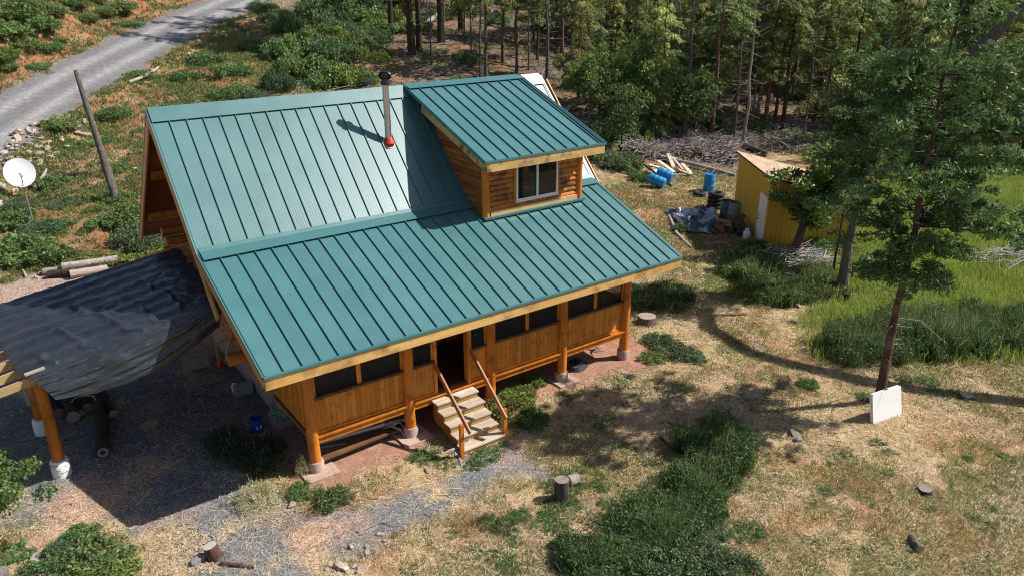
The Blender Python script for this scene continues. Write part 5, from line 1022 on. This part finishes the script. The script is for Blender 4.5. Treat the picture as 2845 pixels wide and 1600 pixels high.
for (u, v, k, r, h, z) in [(1285, 1040, 'yellow', .62, 1.1, 'right of the stairs'), (1340, 1062, 'green', .45, 1.1, 'right of the stairs'), (1265, 1000, 'green', .38, 1., 'right of the stairs'), (1310, 1000, 'yellow', .42, 1., 'right of the stairs'), (1345, 965, 'yellow', .35, 1., 'right of the stairs'), (1640, 905, 'green', .40, .9, 'right of the porch'), (1700, 890, 'dark', .62, .8, 'right of the porch'), (1745, 905, 'dark', .40, .8, 'right of the porch'), (1655, 862, 'dark', .5, .8, 'right of the porch'), (1590, 775, 'green', .4, 1., 'right of the porch'),
    (650, 1262, 'sage', .52, 1., 'by the corner post'), (762, 1195, 'sage', .16, 3.2, 'against the corner footing'), (765, 1240, 'weed', .36, 1.2, 'by the corner post'), (840, 1262, 'weed', .5, 1., 'by the corner post'), (890, 1262, 'dry', .4, .5, 'by the corner post'), (805, 1275, 'dry', .45, .5, 'by the corner post'), (1190, 1325, 'dry', .42, .9, 'in front of the drive'), (1232, 1318, 'weed', .3, 1., 'in front of the drive'), (1270, 1330, 'weed', .3, .9, 'in front of the drive'),
    (1220, 1150, 'weed', .38, .7, 'at the foot of the stairs'), (1255, 1122, 'weed', .28, .7, 'at the foot of the stairs'), (1190, 1172, 'weed', .26, .7, 'at the foot of the stairs'), (1070, 1150, 'weed', .4, .6, 'left of the stairs'), (1120, 1165, 'weed', .3, .6, 'left of the stairs'),
    (1770, 1420, 'dark', .62, .9, 'at the lower edge'), (1660, 1430, 'dark', .6, .9, 'at the lower edge'), (1840, 1440, 'dark', .6, .8, 'at the lower edge'), (1560, 1445, 'dark', .55, .9, 'at the lower edge'), (1730, 1365, 'dark', .5, .9, 'at the lower edge'), (1800, 1340, 'dark', .33, .9, 'at the lower edge'), (1700, 1455, 'dark', .6, .9, 'at the lower edge'), (1880, 1340, 'weed', .4, .6, 'at the lower edge'),
    (230, 1405, 'green', .62, .75, 'in the lower left corner'), (300, 1425, 'green', .5, .7, 'in the lower left corner'), (160, 1400, 'dark', .45, .9, 'in the lower left corner'), (205, 1350, 'green', .36, .8, 'in the lower left corner'), (110, 1440, 'green', .45, .8, 'in the lower left corner'), (30, 1400, 'weed', .4, .8, 'in the lower left corner'), (270, 1450, 'yellow', .5, .6, 'in the lower left corner'),
    (60, 622, 'green', 1.0, .8, 'around the satellite dish'), (115, 655, 'green', .95, .9, 'around the satellite dish'), (40, 560, 'green', .9, .8, 'around the satellite dish'), (110, 580, 'dark', .8, .8, 'around the satellite dish'), (160, 520, 'dark', .7, .8, 'around the satellite dish'), (20, 660, 'green', .9, .8, 'around the satellite dish'), (55, 520, 'dark', .7, .8, 'around the satellite dish'), (330, 565, 'green', 1.0, 1.1, 'left of the cabin gable'), (355, 618, 'dark', 1.0, 1.2, 'left of the cabin gable'), (300, 505, 'green', .7, 1., 'left of the cabin gable'), (410, 612, 'green', .9, .9, 'left of the cabin gable'), (270, 560, 'green', .7, .8, 'left of the cabin gable'), (310, 650, 'yellow', .8, .5, 'left of the cabin gable'), (240, 655, 'yellow', .7, .5, 'left of the cabin gable'), (385, 640, 'yellow', .9, .5, 'left of the cabin gable'),
    (45, 45, 'green', 1.5, .9, 'on the cut bank above the road'), (90, 75, 'green', 1.4, .9, 'on the cut bank above the road'), (20, 90, 'green', 1.3, .9, 'on the cut bank above the road'), (65, 120, 'green', 1.0, .8, 'on the cut bank above the road'), (130, 35, 'green', 1.1, .8, 'on the cut bank above the road'), (300, 25, 'green', 1.1, 1., 'on the cut bank above the road'), (265, 35, 'green', .8, .9, 'on the cut bank above the road'), (190, 15, 'green', 1.0, .9, 'on the cut bank above the road'), (5, 140, 'yellow', 1.0, .7, 'on the cut bank above the road'), (335, 65, 'weed', .8, .8, 'on the cut bank above the road'),
    (150, 318, 'green', .9, .7, 'on the slope below the road'), (215, 372, 'green', .8, .7, 'on the slope below the road'), (290, 290, 'weed', .9, 1., 'on the slope below the road'), (350, 195, 'weed', .9, .9, 'on the slope below the road'), (520, 160, 'weed', 1.2, 1., 'on the slope below the road'), (580, 185, 'weed', 1.3, 1., 'on the slope below the road'), (470, 200, 'weed', 1.0, .8, 'on the slope below the road'), (640, 120, 'green', 1.1, .8, 'on the slope below the road'), (560, 250, 'weed', 1.0, .9, 'on the slope below the road'), (600, 235, 'green', .9, .8, 'on the slope below the road'), (140, 465, 'green', .8, .8, 'on the slope below the road'), (300, 430, 'weed', .7, .9, 'on the slope below the road'), (275, 360, 'weed', .7, .9, 'on the slope below the road'),
    (735, 90, 'green', 1.5, 1.5, 'on the brushy slope'), (790, 60, 'green', 1.7, 1.5, 'on the brushy slope'), (840, 95, 'dark', 1.7, 1.5, 'on the brushy slope'), (770, 130, 'green', 1.5, 1.5, 'on the brushy slope'), (715, 150, 'green', 1.3, 1.5, 'on the brushy slope'), (830, 150, 'dark', 1.4, 1.5, 'on the brushy slope'), (735, 195, 'green', 1.4, 1.5, 'on the brushy slope'), (800, 205, 'green', 1.4, 1.5, 'on the brushy slope'), (860, 215, 'yellow', 1.3, 1.5, 'on the brushy slope'), (880, 60, 'green', 1.6, 1.5, 'on the brushy slope'), (930, 40, 'dark', 1.6, 1.5, 'on the brushy slope'), (970, 80, 'green', 1.4, .9, 'on the brushy slope'), (900, 120, 'green', 1.2, 1.5, 'on the brushy slope'), (1000, 30, 'yellow', 1.5, .9, 'on the brushy slope'), (700, 225, 'dark', 1.1, 1.5, 'on the brushy slope'), (850, 30, 'green', 1.6, 1.5, 'on the brushy slope'), (700, 50, 'dark', 1.4, .8, 'on the brushy slope'), (660, 25, 'dark', 1.3, .8, 'on the brushy slope'), (955, 140, 'yellow', 1.1, .9, 'on the brushy slope'), (1090, 232, 'yellow', .8, 1., 'just behind the ridge cap'), (1160, 215, 'green', 1.0, .9, 'just behind the ridge cap'), (640, 245, 'dark', .9, .8, 'just behind the ridge cap'), (905, 215, 'dark', 1.0, 1., 'just behind the ridge cap'),
    (1890, 660, 'green', .85, 1., 'in front of the shed'), (1930, 700, 'weed', .9, 1., 'in front of the shed'), (1975, 745, 'weed', .8, 1., 'in front of the shed'), (1855, 690, 'weed', .8, 1., 'in front of the shed'), (1900, 625, 'green', .6, 1., 'in front of the shed'), (2110, 640, 'green', .8, .9, 'in front of the shed'), (2060, 630, 'weed', .8, 1., 'in front of the shed'), (1718, 580, 'green', .5, .9, 'beside the crumpled tarp'), (1575, 420, 'green', 1.1, .9, 'right of the dormer'), (1540, 415, 'dark', 1.1, 1., 'right of the dormer'), (1500, 400, 'green', .9, .9, 'right of the dormer'), (1610, 450, 'weed', .9, .9, 'right of the dormer'), (1565, 340, 'dark', 1.3, 1.2, 'right of the dormer'), (1600, 355, 'green', 1.2, 1.2, 'right of the dormer'), (1520, 350, 'green', 1.2, 1.2, 'right of the dormer'), (1700, 330, 'green', 1.0, .9, 'along the forest edge'), (2000, 350, 'weed', 1.3, .8, 'along the forest edge'), (2080, 350, 'green', 1.1, .8, 'along the forest edge'), (2250, 410, 'dark', 1.3, 1., 'along the forest edge'), (2340, 425, 'green', 1.4, 1., 'along the forest edge'), (2440, 430, 'dark', 1.4, 1., 'along the forest edge'), (2540, 435, 'green', 1.4, 1., 'along the forest edge'), (2480, 440, 'yellow', 1.1, .8, 'along the forest edge'),
    (2030, 970, 'weed', .3, 1.6, 'left of the folding table'), (2180, 1000, 'weed', .3, .7, 'around the tall conifer'), (2330, 960, 'weed', .35, .7, 'around the tall conifer'), (2270, 955, 'weed', .3, .8, 'around the tall conifer')]: bush(u, v, k, r, h, z)
for q in in_poly([(1000, 200), (1030, 20), (1400, 20), (2100, 60), (2576, 100), (2576, 420), (2250, 420), (2100, 340), (1900, 340), (1700, 330), (1450, 300), (1380, 200)], 75): bush(0, 0, random.choice(('green', 'dark', 'yellow', 'green', 'weed')), random.uniform(.7, 1.5), random.uniform(.7, 1.1), 'under the forest trees', np.array([q[0], q[1], tz(*q)]))
for q in in_poly([(1050, 1330), (1420, 1270), (1480, 1449), (1000, 1449)], 26): bush(0, 0, 'weed', random.uniform(.12, .28), .8, 'on the straw below the drive', np.array([q[0], q[1], tz(*q)]))
for q in in_poly([(1900, 1180), (2150, 1100), (2576, 1150), (2576, 1449), (1950, 1449)], 40): bush(0, 0, 'weed', random.uniform(.08, .22), .7, 'in the straw at lower right', np.array([q[0], q[1], tz(*q)]))
for q in in_poly([(1400, 1180), (1560, 1190), (1560, 1290), (1360, 1290)], 14): bush(0, 0, 'weed', random.uniform(.15, .28), .8, 'around the chopping block', np.array([q[0], q[1], tz(*q)]))
for q in in_poly([(1300, 960), (1560, 930), (1800, 1000), (1900, 1060), (1700, 1150), (1350, 1120)], 24): bush(0, 0, 'weed', random.uniform(.1, .3), .6, 'in the shaded yard', np.array([q[0], q[1], tz(*q)]))
for q in in_poly([(-40, 420), (120, 440), (330, 330), (450, 200), (620, 90), (690, 200), (400, 260), (380, 560), (250, 600), (0, 620)], 34): bush(0, 0, random.choice(('weed', 'weed', 'weed', 'dry')), random.uniform(.2, .5), random.uniform(.6, 1.), 'scattered on the weedy hillside', np.array([q[0], q[1], tz(*q)]))
for q in in_poly([(-40, 0), (330, 0), (300, 80), (100, 200), (-40, 260)], 26): bush(0, 0, random.choice(('weed', 'green', 'green', 'dry')), random.uniform(.35, .9), random.uniform(.6, 1.), 'on the cut bank above the road', np.array([q[0], q[1], tz(*q)]))
for q in in_poly([(2090, 890), (2120, 850), (2300, 810), (2576, 800), (2576, 880), (2320, 895)], 40): bush(0, 0, random.choice(('weed', 'green', 'dark', 'weed')), random.uniform(.4, .75), random.uniform(.9, 1.3), 'in the tall grass at right', np.array([q[0], q[1], tz(*q)]))
for q in in_poly([(1690, 1240), (1790, 1180), (1800, 1290), (1640, 1400), (1500, 1449), (1500, 1390)], 20): bush(0, 0, random.choice(('weed', 'green', 'weed')), random.uniform(.22, .42), random.uniform(.9, 1.3), 'in the grass bank at the lower edge', np.array([q[0], q[1], tz(*q)]))
for q in in_poly([(690, 230), (690, 120), (780, 40), (1000, 20), (960, 150), (900, 235)], 34): bush(0, 0, random.choice(('green', 'dark', 'green', 'yellow')), random.uniform(.8, 1.5), random.uniform(1., 1.5), 'on the brushy slope', np.array([q[0], q[1], tz(*q)]))
number(BS)
# upturned root plate behind the ridge
p = at(820, 142); b = MB(); random.seed(3)
for k in range(26):
    t = random.uniform(0, math.pi); r = random.uniform(.9, 1.5); b.tube([p+(random.uniform(-.2, .2), .2, .2), p+(math.cos(t)*r*.6, random.uniform(-.2, .2), math.sin(t)*r*.7), p+(math.cos(t)*r, random.uniform(-.4, .1), math.sin(t)*r)], [.09, .06, .02], 5)
b.lathe([(0, 0), (.9, .0), (1.0, .5), (.7, 1.0), (0, 1.2)], tuple(p+(0, .5, 0)), 14, .5, sy=.4); solo(b, 'root_plate', M['barkred'], 'upturned root plate of a fallen tree on the brushy slope', 'roots')
# ------------------------------------------------------------------ ground cover: grass, straw, sticks
def scatter(n, xr, yr, wf, d0=18., pw=1.3):
    out = []; tot = 0; it = 0
    while tot < n and it < 40:
        it += 1; q = np.stack([rng.uniform(*xr, 120000), rng.uniform(*yr, 120000)], 1); d = np.hypot(q[:, 0]-CAM[0], q[:, 1]-CAM[1])
        rel = (q-CAM[:2])@np.array([-sy_, cy_]); lat = (q-CAM[:2])@RT[:2]; vis = (rel > 3) & (np.abs(lat) < rel*.70+4)
        w_ = np.zeros(len(q)); k = np.where(vis)[0]; w_[k] = wf(q[k, 0], q[k, 1])*np.minimum(1, (d0/d[k])**pw); s = q[rng.random(len(q)) < w_]; out.append(s); tot += len(s)
    return np.concatenate(out)[:n]
def not_house(x, y): return 1-((x > .9) & (x < 11.3) & (y > .6) & (y < 10))*1.
def yardw(x, y):
    R = regions(x, y); n2 = fbm(x*1.3, y*1.3, 43); n1 = fbm(x*.45, y*.45, 41)
    return np.clip((1-R['hill'])*(1-R['forest'])*(1-R['drv']*.82)*(1-R['dirt']*.93)*(1-R['mead'])*(1-R['pink']*.8)*(1-R['weed']*.7)*(1-.6*R['red'])*(.25+.75*ss(.35, .55, n2)+R['straw']), 0, 1)*not_house(x, y)
def stuff(name, me, m, label): o = link_mesh(name, me, m, None, (0, 0, 0)); o['kind'] = 'stuff'; o['label'] = label; return o
def far(q): return np.maximum(1, np.hypot(q[:, 0]-CAM[0], q[:, 1]-CAM[1])/17)
def blades(q, h, wd, tilt, dark, light, tone=None, z0=0.):
    n = len(q); f = far(q)[:, None]; d = unit(n); d[:, 2] = 0; d *= tilt*(.4+rng.random(n))[:, None]; d[:, 2] = 1; d /= np.linalg.norm(d, axis=1)[:, None]; hh = (h*(.5+.8*rng.random(n)))[:, None]
    p = np.stack([q[:, 0], q[:, 1], T(q[:, 0], q[:, 1])+z0], 1); b = np.cross(d, unit(n)); b /= np.linalg.norm(b, axis=1)[:, None]
    return rhombs(p+d*hh/2, d*hh/2, b*wd*f, -.3), mixc(dark, light, np.clip((rng.random(n) if tone is None else tone*.6+.4*rng.random(n)), 0, 1))
q = scatter(210000, (-8, 30), (-14, 16), yardw); n = len(q); th = rng.random(n)*6.283+fbm(q[:, 0]*.7, q[:, 1]*.7, 66)*5; l = (.04+.09*rng.random(n))
a = np.stack([np.cos(th), np.sin(th), rng.normal(size=n)*.22], 1)*l[:, None]; b_ = np.stack([-np.sin(th), np.cos(th), rng.normal(size=n)*.5], 1)*(.0042*far(q))[:, None]; c = np.stack([q[:, 0], q[:, 1], T(q[:, 0], q[:, 1])+.012+.04*rng.random(n)**2], 1)
stuff('dry_straw', bulk_mesh('dry_straw', rhombs(c, a, b_), 4, mixc((.44, .31, .16), (.82, .68, .44), np.clip(fbm(q[:, 0]*2, q[:, 1]*2, 67)*1.2-.35+.7*rng.random(n), 0, 1))), M['dry'], 'flattened dry straw strewn over the yard')
def greenw(x, y):
    R = regions(x, y); n1 = fbm(x*.45, y*.45, 41); n3 = fbm(x*3.7, y*3.7, 47); g = ss(.40, .53, n1*.6+n3*.4)+.65*ss(.48, .62, fbm(x*2.1, y*2.1, 85))
    return np.clip((g*.8+.05)*(1-R['hill'])*(1-R['forest'])*(1-R['drv']*.93)*(1-R['dirt']*.9)*(1-R['straw']*.9)*(1-R['pink']*.8)+R['weed']*.8, 0, 1)*not_house(x, y)
q = scatter(270000, (-8, 34), (-14, 16), greenw); V, col = blades(q, .12, .006, .8, (.055, .08, .022), (.20, .225, .07), fbm(q[:, 0]*1.5, q[:, 1]*1.5, 88)); stuff('short_grass', bulk_mesh('short_grass', V, 4, col), M['grass'], 'short green grass growing in patches through the straw')
q = scatter(150000, (14, 70), (-16, 26), lambda x, y: regions(x, y)['mead'], 30., 1.0); V, col = blades(q, .36, .010, .5, (.12, .165, .03), (.31, .36, .085), fbm(q[:, 0]*.9, q[:, 1]*.9, 89)); stuff('meadow_grass', bulk_mesh('meadow_grass', V, 4, col), M['grass'], 'tall yellow green grass of the meadow right of the shed')
def hillw(x, y):
    R = regions(x, y); n1 = fbm(x*.45, y*.45, 41); n3 = fbm(x*3.7, y*3.7, 47); return np.clip(R['hill']*(1-R['road'])*(1-R['drv'])*(.12+.9*ss(.58, .42, n1*.5+n3*.5)), 0, 1)
q = scatter(190000, (-34, 24), (14, 75), hillw, 34., 1.); V, col = blades(q, .2, .010, .9, (.055, .085, .025), (.22, .23, .085), fbm(q[:, 0]*.8, q[:, 1]*.8, 90)); stuff('hill_grass', bulk_mesh('hill_grass', V, 4, col), M['grass'], 'patchy weeds and grass on the red hillside')
def tall(pts, n, h, dark, light, label, wd=.008):
    P = poly(pts); lo, hi = P.min(0)-.5, P.max(0)+.5; q = rng.uniform(lo, hi, (n*6, 2)); w_ = pmask(P, q[:, 0]+(fbm(q[:, 0]*1.7, q[:, 1]*1.7, 95)-.5)*1.3, q[:, 1]+(fbm(q[:, 0]*1.7, q[:, 1]*1.7, 96)-.5)*1.3, .4)*(.12+.88*ss(.42, .55, fbm(q[:, 0]*1.6, q[:, 1]*1.6, 94))); q = q[rng.random(len(q)) < w_][:n]
    hh = h*(.45+1.0*fbm(q[:, 0]*1.3, q[:, 1]*1.3, 97)); V, col = blades(q, hh, wd, .55, dark, light, fbm(q[:, 0]*2.4, q[:, 1]*2.4, 98)); k = int(len(q)*1.1)
    e = rng.integers(0, len(q), k); qq = q[e]+rng.normal(size=(k, 2))*.05; c = np.stack([qq[:, 0], qq[:, 1], T(qq[:, 0], qq[:, 1])+hh[e]*rng.random(k)**.6*.9], 1); a = unit(k, .6)*(.042*(.6+.8*rng.random(k)))[:, None]; b2 = np.cross(a, unit(k)); b2 *= (.45*.042/(np.linalg.norm(b2, axis=1)+1e-6))[:, None]
    m2 = max(20, len(q)//45); e2 = rng.integers(0, len(q), m2); q2 = q[e2]+rng.normal(size=(m2, 2))*.08; Vs, cs = blades(q2, hh[e2]*1.35+.1, wd*.8, .6, (.2, .22, .09), (.46, .42, .24)); V = np.concatenate([V, Vs]); col = np.concatenate([col, cs])
    V = np.concatenate([V, rhombs(c, a, b2*far(qq)[:, None])]); col = np.concatenate([col, mixc(np.array(dark)*.9, np.array(light)*.8, rng.random(k))]); stuff('tall_grass', bulk_mesh('tall_grass', V, 4, col), M['grass'], label)
TG1, TG2 = (.03, .062, .02), (.11, .165, .05)
tall([(2080, 900), (2100, 855), (2300, 815), (2500, 800), (2700, 815), (2700, 895), (2500, 880), (2330, 905), (2200, 925)], 60000, .66, TG1, TG2, 'dense dark green tall grass behind the two stumps at right', .0055)
tall([(1690, 1240), (1770, 1180), (1800, 1200), (1800, 1290), (1700, 1360), (1600, 1420), (1500, 1480), (1440, 1460), (1480, 1390), (1580, 1310)], 40000, .40, (.028, .062, .02), (.10, .165, .052), 'long bank of tall green grass at the lower edge right of the chopping block', .0045)
tall([(1740, 1110), (1850, 1080), (1870, 1150), (1800, 1215), (1740, 1170)], 9000, .55, TG1, TG2, 'tall dark grass in the tree shadow below the trunk', .006)
tall([(1600, 735), (1690, 722), (1730, 750), (1720, 775), (1610, 775)], 9000, .36, TG1, TG2, 'tall green grass at the right rear corner of the porch')
tall([(530, 1110), (600, 1095), (690, 1130), (710, 1180), (640, 1200), (570, 1170)], 3200, .22, (.03, .05, .02), (.09, .12, .05), 'shaded green weeds on the gravel beside the blue bucket', .007)
tall([(1860, 660), (1960, 650), (2090, 690), (2120, 745), (1990, 770), (1880, 760)], 22000, .5, TG1, (.15, .19, .05), 'tangled green weeds in front of the oak and shed')
# sticks of the slash and forest floor
def slashw(x, y): return np.clip(regions(x, y)['forest'], 0, 1)*(.35+.65*ss(.45, .62, fbm(x*.3, y*.3, 101)))
q = scatter(9000, (0, 80), (8, 75), slashw, 48., 1.2); n = len(q); th = rng.random(n)*6.283; l = .25+.9*rng.random(n)**2; c = np.stack([q[:, 0], q[:, 1], T(q[:, 0], q[:, 1])+.04+.22*rng.random(n)**2], 1); d = np.stack([np.cos(th)*l, np.sin(th)*l, rng.normal(size=n)*.16*l], 1)
stuff('forest_debris', bulk_mesh('forest_debris', stickV(c-d, c+d, .012+.022*rng.random(n)), 6, mixc((.16, .13, .11), (.50, .46, .43), rng.random(n)), faces=STICKF), M['dry'], 'grey dead sticks littering the forest floor')
P = in_poly([(1570, 375), (1640, 345), (1740, 340), (1850, 370), (1860, 420), (1780, 400), (1700, 395), (1620, 405)], 2400); P = np.concatenate([P, in_poly([(1830, 330), (2150, 300), (2200, 370), (2060, 395), (1930, 380), (1850, 365)], 1500)]); n = len(P); th = rng.normal(size=n)*.7+.5; l = .2+.9*rng.random(n); mh = .75*fbm(P[:, 0]*.6, P[:, 1]*.6, 107); c = np.stack([P[:, 0], P[:, 1], T(P[:, 0], P[:, 1])+.03+mh*rng.random(n)], 1); d = np.stack([np.cos(th)*l, np.sin(th)*l, rng.normal(size=n)*.25*l], 1)
stuff('slash_pile', bulk_mesh('slash_pile', stickV(c-d, c+d, .010+.02*rng.random(n)), 6, mixc((.20, .16, .14), (.50, .44, .41), rng.random(n)), faces=STICKF), M['dry'], 'heaped grey brush and branches between the dormer and the shed')
P = np.concatenate([in_poly([(2420, 665), (2500, 645), (2620, 640), (2620, 690), (2480, 685)], 150), in_poly([(1960, 640), (2020, 640), (2100, 680), (2000, 690), (1930, 660)], 190)]); n = len(P); th = rng.normal(size=n)*.5-.3; l = .2+.7*rng.random(n); c = np.stack([P[:, 0], P[:, 1], T(P[:, 0], P[:, 1])+.05+.4*rng.random(n)], 1); d = np.stack([np.cos(th)*l, np.sin(th)*l, rng.normal(size=n)*.2*l], 1)
stuff('brush_pile', bulk_mesh('brush_pile', stickV(c-d, c+d, .012+.014*rng.random(n)), 6, mixc((.22, .19, .17), (.46, .43, .4), rng.random(n)), faces=STICKF), M['dry'], 'bleached cut branches lying in the weeds beside the shed and in the meadow')
P = in_poly([(360, 1350), (520, 1340), (560, 1440), (380, 1449)], 900); P2 = in_poly([(2440, 1250), (2576, 1240), (2576, 1330), (2480, 1330)], 400); P3 = in_poly([(1600, 500), (1700, 470), (1850, 500), (1700, 600)], 500); P = np.concatenate([P, P2, P3]); n = len(P); th = rng.random(n)*6.283; l = .02+.07*rng.random(n)**2; c = np.stack([P[:, 0], P[:, 1], T(P[:, 0], P[:, 1])+.015], 1); d = np.stack([np.cos(th)*l, np.sin(th)*l, rng.normal(size=n)*.1*l], 1); b_ = np.stack([-np.sin(th), np.cos(th), 0*th], 1)*.016
stuff('wood_chips', bulk_mesh('wood_chips', rhombs(c, d, b_), 4, mixc((.3, .2, .12), (.66, .53, .38), rng.random(n))), M['dry'], 'scattered wood chips and bark on bare ground')
q = scatter(2600, (-6, 28), (-13, 14), lambda x, y: yardw(x, y)*.8+.05, 18., 1.); n = len(q); th = rng.random(n)*6.283; l = .05+.22*rng.random(n)**3; c = np.stack([q[:, 0], q[:, 1], T(q[:, 0], q[:, 1])+.02], 1); d = np.stack([np.cos(th)*l, np.sin(th)*l, rng.normal(size=n)*.05*l], 1)
stuff('twigs', bulk_mesh('twigs', stickV(c-d, c+d, .004+.008*rng.random(n)), 6, mixc((.14, .09, .06), (.55, .46, .36), rng.random(n)), faces=STICKF), M['dry'], 'small twigs and wood scraps strewn over the yard')
def litw(x, y): return np.clip(regions(x, y)['forest'], 0, 1)*ss(.46, .58, fbm(x*.4, y*.4, 111))
q = scatter(70000, (0, 85), (8, 75), litw, 48., 1.1); n = len(q); c = np.stack([q[:, 0], q[:, 1], T(q[:, 0], q[:, 1])+.03+.28*rng.random(n)], 1); a = unit(n)*(.05+.05*rng.random(n))[:, None]; b_ = np.cross(a, unit(n)); stuff('undergrowth', bulk_mesh('undergrowth', rhombs(c, a, b_*.5), 4, mixc((.05, .075, .022), (.17, .2, .07), rng.random(n))), M['grass'], 'low green undergrowth on the forest floor')
